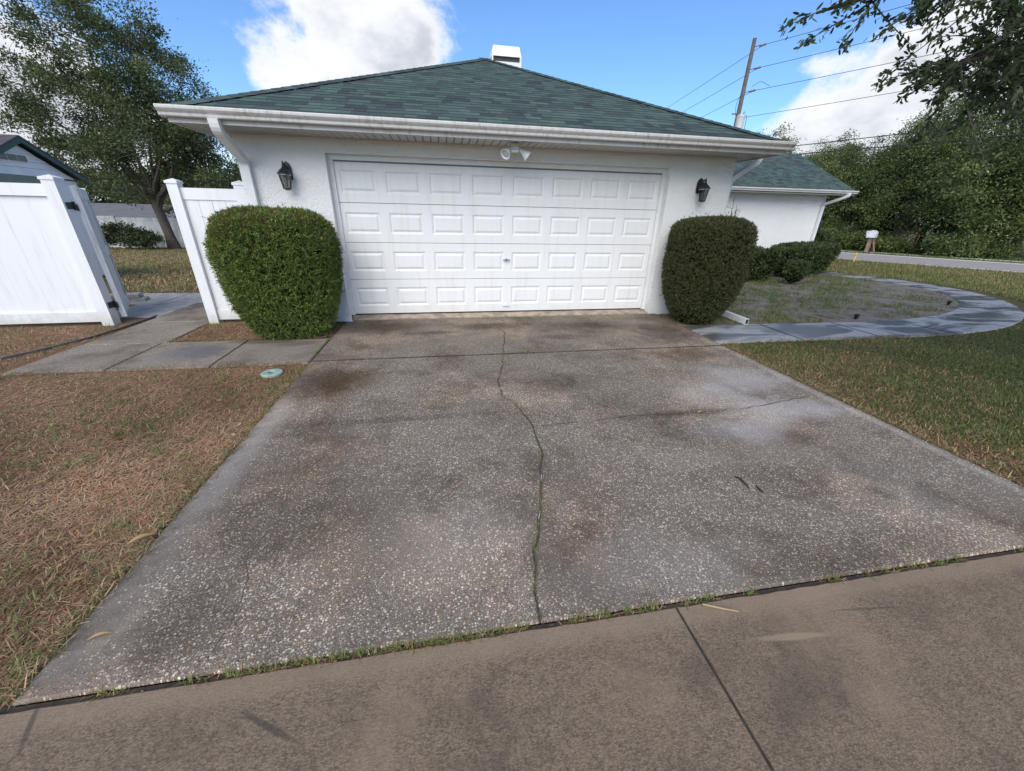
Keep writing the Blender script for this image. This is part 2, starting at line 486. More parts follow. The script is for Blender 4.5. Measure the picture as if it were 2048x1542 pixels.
@material('aggregate')
def _(b):
    p = b.pos()
    sp = b.n('ShaderNodeSeparateXYZ', {0: p})
    pj = b.vm('ADD', p, b.scale(b.vm('SUBTRACT', b.ncol(p, 60), (.5, .5, .5)), (.006, .006, 0)))
    v1 = b.n('ShaderNodeTexVoronoi', {'Vector': pj, 'Scale': 92.0, 'Randomness': 1.0}, voronoi_dimensions='2D')
    v2 = b.n('ShaderNodeTexVoronoi', {'Vector': b.vm('ADD', pj, (3.3, 7.1, 0)), 'Scale': 165.0}, voronoi_dimensions='2D')
    s1 = b.n('ShaderNodeSeparateColor', {0: v1.outputs['Color']})
    s2 = b.n('ShaderNodeSeparateColor', {0: v2.outputs['Color']})
    # how strongly the pebbles are exposed varies over the slab
    expo = b.map(b.noise(p, .9, 4, .55), .30, .62)
    border = b.map(b.math('ADD', sp.outputs[0], b.math('MULTIPLY', b.noise(p, 2.2, 5, .65), .9)), -2.22, -1.72)
    toward = b.map(sp.outputs[1], -0.9, -2.6, .35, 1.0)
    expo = b.math('MULTIPLY', b.math('MULTIPLY', b.map(expo, 0, 1, .55, 1.0), border), toward)
    r1 = b.math('MULTIPLY', b.map(s1.outputs[0], 0, 1, .14, .56, False), b.map(expo, 0, 1, .62, 1.0))
    r2 = b.math('MULTIPLY', b.map(s2.outputs[0], 0, 1, .10, .46, False), b.map(expo, 0, 1, .5, 1.0))
    m1 = b.map(v1.outputs['Distance'], r1, b.math('MULTIPLY', r1, .72))
    m2 = b.map(v2.outputs['Distance'], r2, b.math('MULTIPLY', r2, .7))
    keep = b.map(b.math('ADD', s1.outputs[2], b.math('MULTIPLY', expo, .55)), .48, .52)
    m1 = b.math('MULTIPLY', m1, keep)
    peb = b.ramp(s1.outputs[1], [(0, (.11, .082, .060)), (.3, (.20, .165, .130)), (.55, (.31, .270, .220)), (.78, (.45, .405, .345)), (.93, (.64, .60, .53)), (.985, (.42, .26, .12))])
    peb2 = b.ramp(s2.outputs[1], [(0, (.10, .08, .062)), (.5, (.25, .21, .17)), (1, (.52, .47, .40))])
    matrix = b.mix(b.noise(p, 300, 3, .7), (.092, .077, .062), (.205, .176, .148))
    c = b.mix(m2, matrix, peb2)
    c = b.mix(m1, c, peb)
    v0 = b.n('ShaderNodeTexVoronoi', {'Vector': b.vm('ADD', pj, (11.3, 2.1, 0)), 'Scale': 64.0}, voronoi_dimensions='2D')
    s0 = b.n('ShaderNodeSeparateColor', {0: v0.outputs['Color']})
    m0 = b.math('MULTIPLY', b.map(v0.outputs['Distance'], .40, .30), b.map(b.math('ADD', s0.outputs[0], b.math('MULTIPLY', expo, .08)), .95, .97))
    c = b.mix(m0, c, b.ramp(s0.outputs[1], [(0, (.20, .16, .125)), (.4, (.40, .35, .28)), (.8, (.60, .56, .50)), (1, (.44, .28, .13))]))
    pit = b.map(b.noise(p, 190, 4, .75), .52, .70)
    c = b.mix(b.math('MULTIPLY', pit, .7), c, (.030, .025, .021))
    smooth_c = b.mix(b.map(b.noise(p, 8, 5, .65), .3, .7), (.12, .108, .096), (.27, .255, .235))
    c = b.mix(b.math('MULTIPLY', b.math('SUBTRACT', 1.0, border), .5), c, smooth_c)
    # staining of the old concrete: mildew, tyre film; also a bluish light sheen painted as colour
    def dark(x, y, rx, ry, amt, col=(.036, .031, .027), rot=0.0, wob=.6, ns=3.0, soft=.8):
        nonlocal c
        f = b.math('MULTIPLY', b.blotch(p, x, y, rx, ry, wob, ns, rot, soft), amt)
        if sum(col) < .3:
            k = .45 / max(col)
            c = b.mix(f, c, b.mix(1.0, c, tuple(q * k * .9 for q in col), 'MULTIPLY'))
        else:
            c = b.mix(f, c, b.mix(.55, b.mix(1.0, c, (1.45, 1.43, 1.42), 'MULTIPLY'), col))
    big = b.noise(p, 1.15, 7, .68, .3)
    c = b.mix(b.map(big, .47, .66, 0, .8), c, b.mix(1.0, c, (.58, .53, .49), 'MULTIPLY'))
    c = b.mix(b.map(b.noise(b.vm('ADD', p, (9, 4, 0)), .8, 6, .65), .50, .62, 0, .8), c, b.mix(1.0, c, (1.5, 1.42, 1.32), 'MULTIPLY'))
    c = b.mix(b.map(b.noise(b.vm('ADD', p, (2, 8, 0)), 2.4, 7, .72, .4), .48, .66, 0, .7), c, b.mix(1.0, c, (.60, .55, .50), 'MULTIPLY'))
    for a in ((-2.12, -2.62, .40, .50, .95, (.030, .022, .013)), (-1.9, -.62, .75, .40, .9), (-.45, -.72, .75, .22, .8), (1.1, -.8, .95, .28, .85), (-1.2, -.98, .5, .10, .8), (.6, -1.35, .5, .12, .6), (2.15, -1.3, .5, .5, .45, (.045, .034, .024)),
              (-1.95, -4.3, .5, .7, .5), (-2.05, -3.5, .3, .35, .45), (-1.5, -4.75, .45, .35, .4), (.1, -2.9, .55, .35, .38), (1.9, -2.2, .5, .25, .5, (.045, .034, .024)),
              (-.48, -4.25, .12, .25, .55), (-.55, -4.85, .16, .5, .45), (1.05, -3.68, .8, .07, .62), (-1.4, -3.46, .9, .06, .5), (1.62, -4.14, .30, .16, .55, (.060, .045, .030)), (1.95, -3.95, .25, .14, .55, (.060, .045, .030)),
              (-2.1, -5.12, .3, .2, .35), (1.4, -5.2, .5, .15, .35)):
        dark(*a)
    painted_sheen = (.37, .37, .385)  # pale bluish sheen of light, put into the slab colour
    for a in ((2.05, -3.05, .50, .42, .95, painted_sheen), (2.0, -3.74, .68, .24, .95, painted_sheen), (1.35, -4.0, .45, .22, .8, painted_sheen), (1.55, -3.4, .45, .32, .75, painted_sheen), (1.78, -4.75, .22, .5, .28, (.33, .33, .33)),
              (-.95, -4.75, .6, .35, .26, (.40, .385, .36)), (-.1, -5.1, .7, .22, .30, (.40, .385, .36)), (-1.1, -.75, .42, .16, .45, (.22, .21, .20)), (1.9, -.7, .6, .2, .42, (.24, .24, .25)), (-1.0, -1.35, .6, .3, .3, (.26, .23, .19)), (.9, -4.3, .7, .16, .25, (.34, .31, .27)),
              (-2.44, -3.8, .12, .8, .5, (.34, .335, .33)), (2.55, -3.6, .06, 2.0, .6, (.38, .37, .34))):
        dark(*a)
    c = b.mix(1.0, c, (1.27, 1.23, 1.17), 'MULTIPLY')
    h = b.math('ADD', b.math('ADD', b.math('MULTIPLY', m1, .8), b.math('MULTIPLY', m0, .9)), b.math('MULTIPLY', m2, .4))
    h = b.math('ADD', h, b.math('MULTIPLY', b.noise(p, 220, 3), .4))
    return principled(b, c, b.map(m1, 0, 1, .86, .6), b.bump(h, .75, .006), spec=.35)

@material('walk_concrete')
def _(b):
    p = b.pos()
    v1 = b.n('ShaderNodeTexVoronoi', {'Vector': p, 'Scale': 95.0}, voronoi_dimensions='2D')
    s1 = b.n('ShaderNodeSeparateColor', {0: v1.outputs['Color']})
    m1 = b.math('MULTIPLY', b.map(v1.outputs['Distance'], .36, .24), b.map(s1.outputs[2], .55, .6))
    c = b.mix(b.noise(p, 240, 3, .7), (.125, .105, .086), (.25, .22, .185))
    c = b.mix(b.math('MULTIPLY', m1, .9), c, b.ramp(s1.outputs[1], [(0, (.22, .19, .16)), (1, (.62, .57, .50))]))
    big = b.noise(p, 1.6, 7, .68)
    c = b.mix(b.map(big, .46, .62, 0, .7), c, b.mix(1.0, c, (.48, .44, .41), 'MULTIPLY'))
    c = b.mix(b.map(b.noise(b.vm('ADD', p, (5, 5, 0)), 1.3, 5), .5, .7, 0, .5), c, (.27, .26, .245))
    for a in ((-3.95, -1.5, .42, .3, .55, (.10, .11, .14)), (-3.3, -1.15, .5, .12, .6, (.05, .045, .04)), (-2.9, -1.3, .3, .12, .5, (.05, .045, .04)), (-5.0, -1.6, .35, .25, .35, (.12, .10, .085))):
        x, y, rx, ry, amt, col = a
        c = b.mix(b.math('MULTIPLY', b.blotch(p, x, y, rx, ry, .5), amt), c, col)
    c = b.mix(1.0, c, (1.15, 1.10, 1.03), 'MULTIPLY')
    return principled(b, c, .8, b.bump(b.math('ADD', m1, b.noise(p, 260, 3)), .5, .004), spec=.35)

@material('path_concrete')
def _(b):
    p = b.pos()
    c = b.mix(b.noise(p, 200, 3, .7), (.29, .29, .285), (.42, .42, .415))
    damp = b.noise(b.scale(p, (.9, 2.6, 1)), .95, 6, .6, .8)
    mk = b.map(damp, .45, .58)
    c = b.mix(b.math('MULTIPLY', mk, .82), c, (.050, .047, .043))
    c = b.mix(b.map(b.noise(p, 6, 5), .5, .75, 0, .35), c, (.13, .12, .11))
    return principled(b, c, b.map(mk, 0, 1, .6, .28), b.bump(b.noise(p, 230, 3), .25, .003), spec=.5)

@material('street_concrete')
def _(b):
    p = b.pos()
    g = b.noise(b.scale(p, (1, 1.8, 1)), 110, 6, .8)
    st = b.noise(b.scale(p, (1, 7, 1)), 34, 6, .78, .2)
    c = b.mix(b.map(g, .36, .64), (.080, .060, .044), (.275, .212, .152))
    c = b.mix(b.map(st, .47, .66, 0, .62), c, (.068, .052, .040))
    c = b.mix(b.map(b.noise(p, 26, 5, .7), .45, .7, 0, .4), c, (.26, .195, .14))
    big = b.noise(p, 2.4, 7, .7, .5)
    c = b.mix(b.map(big, .46, .68, 0, .5), c, (.066, .052, .041))
    c = b.mix(b.map(b.noise(b.vm('ADD', p, (4, 1, 0)), 1.7, 5, .6), .50, .68, 0, .5), c, (.26, .195, .14))
    edge = b.map(b.math('ADD', b.n('ShaderNodeSeparateXYZ', {0: p}).outputs[1], b.math('MULTIPLY', b.noise(p, 6, 4), .06)), -5.41, -5.33)
    c = b.mix(b.math('MULTIPLY', edge, .55), c, (.27, .205, .15))
    for a in ((.32, -5.515, .20, .016, .85, (.27, .215, .150), .09), (-1.66, -5.50, .13, .012, .7, (.05, .043, .040), .5), (-2.42, -5.38, .010, .10, .6, (.04, .035, .033), -.4), (.75, -5.46, .18, .006, .5, (.05, .045, .04), .1)):
        x, y, rx, ry, amt, col, rot = a
        c = b.mix(b.math('MULTIPLY', b.blotch(p, x, y, rx, ry, .25, 9, rot, .5), amt), c, col)
    c = b.mix(1.0, c, (1.20, 1.16, 1.08), 'MULTIPLY')
    fl_ = b.noise(b.scale(p, (1, 2.5, 1)), 210, 4, .8)
    c = b.mix(b.map(fl_, .54, .66, 0, .6), c, (.045, .036, .029))
    h = b.math('ADD', g, b.math('MULTIPLY', st, .7))
    return principled(b, c, .82, b.bump(h, .55, .005), spec=.3)

plain('threshold_concrete', (.36, .30, .23), .85, var=.3, scale=7, bump=.3, bscale=120)

@material('dry_lawn')
def _(b):
    p = b.pos()
    a = b.noise(p, 3.0, 6, .65)
    g = b.noise(p, 110, 4, .75)
    c = b.mix(b.map(g, .3, .7), (.115, .060, .033), (.34, .205, .122))
    c = b.mix(b.map(a, .45, .65, 0, .6), c, (.085, .085, .035))
    far = b.vm('LENGTH', b.vm('SUBTRACT', p, (-1, -6, 0)))
    sepx = b.n('ShaderNodeSeparateXYZ', {0: p})
    right = b.map(sepx.outputs[0], 1.5, 4.0)
    gr = b.mix(b.map(b.noise(p, 24, 5, .7), .3, .7), (.052, .066, .022), (.145, .130, .058))
    gr = b.mix(b.map(a, .5, .7, 0, .5), gr, (.16, .115, .060))
    c = b.mix(b.math('MULTIPLY', right, .8), c, gr)
    back = b.math('MULTIPLY', b.map(sepx.outputs[1], 1.2, 4.0), b.map(sepx.outputs[0], -3.0, -5.0))
    c = b.mix(b.math('MULTIPLY', back, .9), c, b.mix(b.map(a, .4, .65), (.085, .090, .030), (.19, .15, .065)))
    return principled(b, c, .95, b.bump(g, .8, .02), spec=.15)

@material('bed_sand')
def _(b):
    p = b.pos()
    g = b.noise(p, 70, 5, .75)
    c = b.mix(b.map(g, .3, .7), (.17, .145, .12), (.34, .31, .275))
    c = b.mix(b.map(b.noise(p, 2.2, 6, .65), .46, .64, 0, .75), c, (.10, .095, .045))
    c = b.mix(b.map(b.noise(b.vm('ADD', p, (3, 3, 0)), 3.5, 6, .65), .52, .68, 0, .6), c, (.12, .075, .045))
    return principled(b, c, .95, b.bump(g, .8, .02), spec=.15)

leafmat('leaf_yew', [(0, (.024, .044, .012)), (.35, (.080, .134, .027)), (.65, (.190, .250, .050)), (.93, (.42, .44, .13)), (1, (.15, .085, .035))], .18)
leafmat('leaf_yew_dark', [(0, (.026, .032, .012)), (.45, (.066, .074, .026)), (.8, (.135, .130, .050)), (.97, (.20, .22, .06)), (1, (.20, .33, .06))], .12, .55)
leafmat('leaf_box', [(0, (.022, .034, .012)), (.5, (.064, .092, .030)), (.85, (.13, .17, .055)), (1, (.21, .26, .09))], .15)
leafmat('leaf_oak', [(0, (.036, .048, .026)), (.5, (.092, .118, .054)), (.85, (.165, .19, .080)), (1, (.27, .27, .12))], .34, .45)
leafmat('leaf_overhang', [(0, (.020, .030, .016)), (.6, (.055, .076, .034)), (1, (.11, .14, .055))], .36, .4)
leafmat('leaf_wood', [(0, (.024, .042, .016)), (.45, (.085, .125, .042)), (.8, (.185, .23, .072)), (1, (.34, .34, .10))], .25, .5)
leafmat('grass_green', [(0, (.038, .066, .013)), (.4, (.098, .150, .032)), (.75, (.19, .215, .066)), (1, (.34, .29, .13))], .2, .6)
leafmat('grass_straw', [(0, (.11, .054, .028)), (.3, (.27, .150, .082)), (.65, (.48, .305, .178)), (.9, (.62, .46, .285)), (1, (.54, .21, .07))], .12, .7)
leafmat('grass_weed', [(0, (.07, .100, .022)), (.5, (.17, .235, .055)), (.8, (.30, .29, .09)), (1, (.35, .22, .08))], .25, .6)
leafmat('dead_leaf', [(0, (.10, .045, .018)), (.5, (.30, .16, .07)), (1, (.48, .32, .15))], .1, .7)

# ------------------------------------------------------------------ terrain
def sstep(a, b, x):
    t = np.clip((x - a) / (b - a), 0, 1); return t * t * (3 - 2 * t)
def ground_h(x, y):
    """the back yard falls away behind the side gate"""
    x = np.asarray(x, float); y = np.asarray(y, float)
    drop = np.clip((y - 3.0) / 18.5, 0, 1.35) * sstep(-4.2, -7.5, x)
    return -0.02 - 0.77 * drop
gx = np.concatenate([np.linspace(-400, -60, 8), np.linspace(-50, 50, 101), np.linspace(60, 400, 8)])
gy = np.concatenate([np.linspace(-200, -20, 6), np.linspace(-16, 60, 77), np.linspace(70, 600, 8)])
X, Y = np.meshgrid(gx, gy)
Z = ground_h(X, Y)
nxg, nyg = len(gx), len(gy)
mb = MB()
mb.v = list(zip(X.ravel().tolist(), Y.ravel().tolist(), Z.ravel().tolist()))
mb.f = [(j * nxg + i, j * nxg + i + 1, (j + 1) * nxg + i + 1, (j + 1) * nxg + i) for j in range(nyg - 1) for i in range(nxg - 1)]
tag(mb.build('ground', MATS['dry_lawn']), kind='structure')

# concrete slabs ------------------------------------------------------------
def slab(poly, parent, mat, name='slab', z=0.0, th=.12, b=.008):
    """a slab polygon with a small worn chamfer"""
    n = len(poly)
    a = sum(poly[i][0] * poly[(i + 1) % n][1] - poly[(i + 1) % n][0] * poly[i][1] for i in range(n))
    if a < 0: poly = poly[::-1]
    ins = []
    for i in range(n):
        p0, p1, p2 = (Vector(poly[i - 1]), Vector(poly[i]), Vector(poly[(i + 1) % n]))
        e1 = (p1 - p0).normalized(); e2 = (p2 - p1).normalized()
        n1 = Vector((-e1.y, e1.x)); n2 = Vector((-e2.y, e2.x))
        m = (n1 + n2); m = m / max(.4, m.dot(n1)) if m.length > 1e-6 else n1
        ins.append(p1 + m * b)
    vs = [(x, y, z - th) for x, y in poly] + [(x, y, z - b) for x, y in poly] + [(q.x, q.y, z) for q in ins]
    fs = [(i, (i + 1) % n, n + (i + 1) % n, n + i) for i in range(n)] + [(n + i, n + (i + 1) % n, 2 * n + (i + 1) % n, 2 * n + i) for i in range(n)]
    fs.append(tuple(range(2 * n, 3 * n)))
    return MB().add(vs, fs).build(name, mat, parent)

def jag(pts, amp, step, seed):
    r = random.Random(seed); out = []
    for i in range(len(pts) - 1):
        a, c = Vector(pts[i]), Vector(pts[i + 1])
        k = max(1, int((c - a).length / step))
        nrm = Vector((-(c - a).y, (c - a).x)).normalized()
        for j in range(k):
            q = a.lerp(c, j / k)
            if not (i == 0 and j == 0): q = q + nrm * r.uniform(-amp, amp)
            out.append((q.x, q.y))
    out.append(tuple(pts[-1]))
    return out
def off(pts, dx=0.0, dy=0.0):
    return [(x + dx, y + dy) for x, y in pts]

drive = tag(link('driveway', None), kind='structure')
AG = MATS['aggregate']
crk0 = jag([(-.33, -.17), (-.33, -.36), (-.2, -1.08), (-.27, -1.5), (-.36, -1.962)], .012, .07, 1)
crk = jag([(-.36, -1.988), (-.41, -2.3), (-.52, -2.76), (-.54, -3.12), (-.44, -3.29), (-.37, -3.70), (-.38, -4.06), (-.46, -4.34), (-.54, -4.66), (-.63, -4.93), (-.68, -5.15), (-.69, -5.295)], .008, .06, 2)
crk2 = jag([(-.375, -3.72), (.1, -3.70), (.44, -3.66), (1.13, -3.69), (1.83, -3.64), (2.2, -3.56), (2.63, -3.52)], .012, .07, 3)
ci = min(range(len(crk)), key=lambda i: abs(crk[i][1] + 3.72))
g = .003
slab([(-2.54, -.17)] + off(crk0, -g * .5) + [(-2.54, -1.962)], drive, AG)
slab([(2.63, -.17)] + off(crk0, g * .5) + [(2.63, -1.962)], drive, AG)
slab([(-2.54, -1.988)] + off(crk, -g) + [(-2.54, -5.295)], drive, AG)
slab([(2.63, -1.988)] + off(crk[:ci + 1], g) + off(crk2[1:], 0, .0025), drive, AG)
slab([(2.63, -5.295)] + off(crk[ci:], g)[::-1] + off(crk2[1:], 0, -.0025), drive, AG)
# pale sealant left in the long crack, in broken runs
def strip(pts, w, z):
    v = []; f = []
    for i, (x, y) in enumerate(pts):
        ww = w * (.5 + .8 * random.random())
        v += [(x - ww / 2, y, z), (x + ww / 2, y, z)]
        if i: f.append((2 * i - 2, 2 * i - 1, 2 * i + 1, 2 * i))
    return v, f
def ribbon_fill(pts, w0, w1, z, seed):
    r = random.Random(seed); v = []; f = []
    for i, (x, y) in enumerate(pts):
        a_ = Vector(pts[max(i - 1, 0)]); c_ = Vector(pts[min(i + 1, len(pts) - 1)])
        t_ = (c_ - a_).normalized(); n_ = Vector((-t_.y, t_.x)); w = r.uniform(w0, w1) / 2
        v += [(x - n_.x * w, y - n_.y * w, z), (x + n_.x * w, y + n_.y * w, z)]
        if i: f.append((2 * i - 2, 2 * i - 1, 2 * i + 1, 2 * i))
    return v, f
cf = MB()
cf.add(*ribbon_fill(crk0, .003, .009, .0015, 1)); cf.add(*ribbon_fill(crk, .0015, .009, .0015, 2)); cf.add(*ribbon_fill(crk2, .001, .009, .0018, 3))
cf.add(*ribbon_fill(jag([(-2.54, -1.975), (2.63, -1.975)], .003, .06, 4), .014, .026, .0021, 4))
crk3 = jag([(-2.05, -3.95), (-2.02, -4.2), (-1.98, -4.5), (-2.03, -4.75), (-1.96, -4.95), (-1.95, -5.29)], .014, .05, 6)
crk4 = jag([(-2.3, -3.62), (-1.6, -3.47), (-.9, -3.43), (-.62, -3.36)], .012, .06, 7)
cf.add(*ribbon_fill(crk3, .0008, .0042, .0012, 5)); cf.add(*ribbon_fill(crk4, .0008, .003, .0012, 6))
cf.build('crack_dirt', MATS['crack_dirt'], drive)
sm = MB()
for a, c in ((0, 9), (12, 16), (int(ci * 1.02), ci + 1)):
    pass
ys = [q[1] for q in crk]
def run(y0, y1, src):
    q = [k for k in src if y1 <= k[1] <= y0]
    if len(q) > 1: sm.add(*strip(q, .007, .0032))
for y0, y1 in ((-2.02, -2.2), (-2.25, -2.42), (-2.58, -2.72), (-2.9, -3.06), (-4.07, -4.2), (-4.33, -4.45), (-4.6, -4.76), (-5.14, -5.2)):
    run(y0, y1, crk)
for y0, y1 in ((-.2, -.62), (-.7, -.86)):
    run(y0, y1, crk0)
sm.build('crack_sealant', MATS['sealant'], drive)

street = tag(link('street_pavement', None), kind='structure')
ST = MATS['street_concrete']
slab([(-.086, -5.318), (-.092, -9.5), (-6.5, -9.5)] + jag([(-6.5, -5.318), (-3.2, -5.316), (-.087, -5.318)], .0025, .05, 8)[:-1], street, ST, z=-.006)
slab([(-.076, -5.318), (-.082, -9.5), (6.5, -9.5)] + jag([(6.5, -5.318), (3.0, -5.317), (-.075, -5.318)], .0025, .05, 9)[:-1], street, ST, z=-.006)

walk = tag(link('side_walkway', None), kind='structure')
WC = MATS['walk_concrete']
for x0, x1, y0, y1 in ((-5.42, -4.540, -2.0, -1.088), (-5.40, -4.50, -1.068, -.02), (-5.40, -4.50, .0, 1.34), (-4.522, -3.562, -2.01, -1.07), (-3.544, -2.568, -2.015, -1.10)):
    slab([(x0, y0), (x1, y0), (x1, y1), (x0, y1)], walk, WC)
patio = tag(link('yard_paving', None), kind='structure')
for x0, x1, y0, y1 in ((-6.95, -6.02, 1.36, 2.35), (-6.0, -5.02, 1.36, 2.35), (-5.0, -4.0, 1.36, 2.35), (-6.3, -5.42, .35, 1.35)):
    slab([(x0, y0), (x1, y0), (x1, y1), (x0, y1)], patio, MATS['paver_grey'], name='paver', z=-.004)

path = tag(link('front_path', None), kind='structure')
cl = [(2.66, -1.43), (4.2, -1.44), (5.7, -1.47), (6.9, -1.40), (8.1, -1.17), (9.3, -.70), (10.4, -.02), (11.3, .88), (11.82, 1.95), (11.9, 3.2), (11.5, 4.4), (10.9, 5.3), (10.0, 6.1), (8.6, 6.6)]
def catmull(P, step):
    out = []
    for i in range(len(P) - 1):
        p0, p1, p2, p3 = [Vector(P[max(0, min(len(P) - 1, i + k))]) for k in (-1, 0, 1, 2)]
        n = max(2, int((p2 - p1).length / step))
        for j in range(n):
            t = j / n
            out.append(0.5 * ((2 * p1) + (-p0 + p2) * t + (2 * p0 - 5 * p1 + 4 * p2 - p3) * t * t + (-p0 + 3 * p1 - 3 * p2 + p3) * t ** 3))
    out.append(Vector(P[-1])); return out
cpts = catmull(cl, .18)
def ribbon(pts, w):
    L, Rr = [], []
    for i, q in enumerate(pts):
        t = (pts[min(i + 1, len(pts) - 1)] - pts[max(i - 1, 0)]).normalized(); nn = Vector((-t.y, t.x))
        L.append(tuple(q + nn * w / 2)); Rr.append(tuple(q - nn * w / 2))
    return L, Rr
PL, PR = ribbon(cpts, .86)
i = 0
while i < len(cpts) - 2:
    j = min(len(cpts) - 1, i + 7)
    l, r = PL[i:j + 1], PR[i:j + 1]
    sh = .006
    t0 = (cpts[min(i + 1, j)] - cpts[i]).normalized() * sh; t1 = (cpts[j] - cpts[j - 1]).normalized() * sh
    l = [tuple(Vector(l[0]) + t0)] + l[1:-1] + [tuple(Vector(l[-1]) - t1)]
    r = [tuple(Vector(r[0]) + t0)] + r[1:-1] + [tuple(Vector(r[-1]) - t1)]
    slab(r + l[::-1], path, MATS['path_concrete'], z=-.002)
    tj = (cpts[j] - cpts[j - 1]).normalized() * .011
    a_, c_ = Vector(PL[j]), Vector(PR[j])
    MB().add([(*(a_ - tj), .002), (*(c_ - tj), .002), (*(c_ + tj), .002), (*(a_ + tj), .002)], [(0, 1, 2, 3)]).build('joint', MATS['crack_dirt'], path)
    i = j

# planting bed inside the curve of the path
bed_poly = [(2.66, -.98)] + [(q[0], q[1]) for q in PL[3:58]] + [(10.4, 6.0), (3.6, 6.6), (3.6, -.2), (2.66, -.2)]
mb = MB()
n = len(bed_poly)
mb.add([(x, y, -.014) for x, y in bed_poly], [tuple(range(n)) if sum(bed_poly[i][0] * bed_poly[(i + 1) % n][1] - bed_poly[(i + 1) % n][0] * bed_poly[i][1] for i in range(n)) > 0 else tuple(range(n))[::-1]])
tag(mb.build('planting_bed', MATS['bed_sand']), kind='structure')

# road, kerbs and far sidewalk ------------------------------------------------
rd = Vector((3.0, -4.7)).normalized(); rn = Vector((-rd.y, rd.x))       # rn points across, away from the house
if rn.x < 0: rn = -rn
r0 = Vector((18.25, 7.3))
def rquad(o0, o1, z0, z1, s0=-60, s1=40):
    return [tuple(r0 + rd * s + rn * o) for s, o in ((s0, o0), (s1, o0), (s1, o1), (s0, o1))]
mb = MB().prism(rquad(0, 4.6, 0, 0), -.1, -.012)
tag(mb.build('road', MATS['road_asphalt']), kind='structure')
for o in (-.24, 4.62):
    tag(MB().prism(rquad(o, o + .22, 0, 0), -.1, .012).build('kerb', MATS['kerb_pale']), kind='structure')
tag(MB().prism(rquad(6.1, 7.1, 0, 0), -.1, -.004).build('far_sidewalk', MATS['kerb_pale']), kind='structure')

# lawn edging strip beside the walkway
e = [(-5.95, -1.62), (-5.72, -1.25), (-5.56, -.75), (-5.50, -.3), (-5.47, .4)]
mb = MB()
for a, c in zip(e[:-1], e[1:]):
    t = Vector((c[0] - a[0], c[1] - a[1])).normalized(); nn = Vector((-t.y, t.x)) * .012
    mb.add([(a[0] - nn.x, a[1] - nn.y, -.05), (c[0] - nn.x, c[1] - nn.y, -.05), (c[0] + nn.x, c[1] + nn.y, -.05), (a[0] + nn.x, a[1] + nn.y, -.05),
            (a[0] - nn.x, a[1] - nn.y, .008), (c[0] - nn.x, c[1] - nn.y, .008), (c[0] + nn.x, c[1] + nn.y, .008), (a[0] + nn.x, a[1] + nn.y, .008)],
           [(4, 5, 6, 7), (0, 1, 5, 4), (2, 3, 7, 6), (0, 4, 7, 3), (1, 2, 6, 5)])
tag(mb.build('lawn_edging', MATS['edging_dark']), 'thin dark edging strip along the outer side of the gate walkway', 'edging')

# ------------------------------------------------------------------ the house
house = thing('house', 'white stucco house with green shingle hip roof and double garage door', 'house', (0, 0, 0))
WY = -.15                 # outer face of the garage front wall
SOF = 2.415               # soffit height
EX, EY, EZ = 3.91, -.75, 2.54   # eave half width, eave y, eave z
CX = -.015
SL = .46
HX = 3.56
OPX, OPZ = 2.49, 2.245
# front wall as one outline with the door opening, then side and back walls butted to it
poly = [(-HX, -.05), (-OPX, -.05), (-OPX, OPZ), (OPX, OPZ), (OPX, -.05), (HX, -.05), (HX, SOF + .08), (-HX, SOF + .08)]
mb = MB().extrude(poly, WY, WY + .26, lambda p, t: (p[0], t, p[1]))
mb.box(-HX, -HX + .2, WY + .26, 12, -1.0, SOF + .08)
mb.box(HX - .2, HX, WY + .26, 7.1, -.05, SOF + .08)
mb.box(-HX + .2, HX - .2, 5.6, 5.8, -.05, SOF + .08)
mb.build('garage_wall', MATS['stucco'], house)
MB().add([(-OPX, .14, .06), (OPX, .14, .06), (OPX, WY - .012, .012), (-OPX, WY - .012, .012), (-OPX, WY - .012, -.08), (OPX, WY - .012, -.08), (-OPX, .14, -.08), (OPX, .14, -.08)],
         [(3, 2, 1, 0), (4, 5, 2, 3), (6, 4, 3, 0), (5, 7, 1, 2)]).build('threshold', MATS['threshold_concrete'], house)

# garage door ---------------------------------------------------------------
DW, DZ, DH = 2.44, .058, 2.134
gdoor = MB().box(-DW, DW, .036, .05, DZ, DZ + DH).build('garage_door', MATS['door_seam'], house)
sec = DH / 4
cw = 2 * DW / 8
pw, ph = .49, .292
def section_mesh():
    m = MB()
    z0, z1 = .0035, sec - .0035
    pz0 = (sec - ph) / 2; pz1 = pz0 + ph
    m.add([(-DW, 0, z0), (DW, 0, z0), (DW, 0, pz0), (-DW, 0, pz0)], [(0, 1, 2, 3)])
    m.add([(-DW, 0, pz1), (DW, 0, pz1), (DW, 0, z1 - .004), (-DW, 0, z1 - .004)], [(0, 1, 2, 3)])
    m.add([(-DW, 0, z1 - .004), (DW, 0, z1 - .004), (DW, .004, z1), (-DW, .004, z1), (DW, .034, z1), (-DW, .034, z1)], [(0, 1, 2, 3), (3, 2, 4, 5)])
    m.add([(-DW, .034, z0), (DW, .034, z0), (DW, 0, z0), (-DW, 0, z0)], [(0, 1, 2, 3)])
    xs = [-DW]
    for k in range(8):
        c = -DW + cw * (k + .5); xs += [c - pw / 2, c + pw / 2]
    xs.append(DW)
    for k in range(0, len(xs), 2):
        m.add([(xs[k], 0, pz0), (xs[k + 1], 0, pz0), (xs[k + 1], 0, pz1), (xs[k], 0, pz1)], [(0, 1, 2, 3)])
    return m.mesh('door_section', MATS['door_white'])
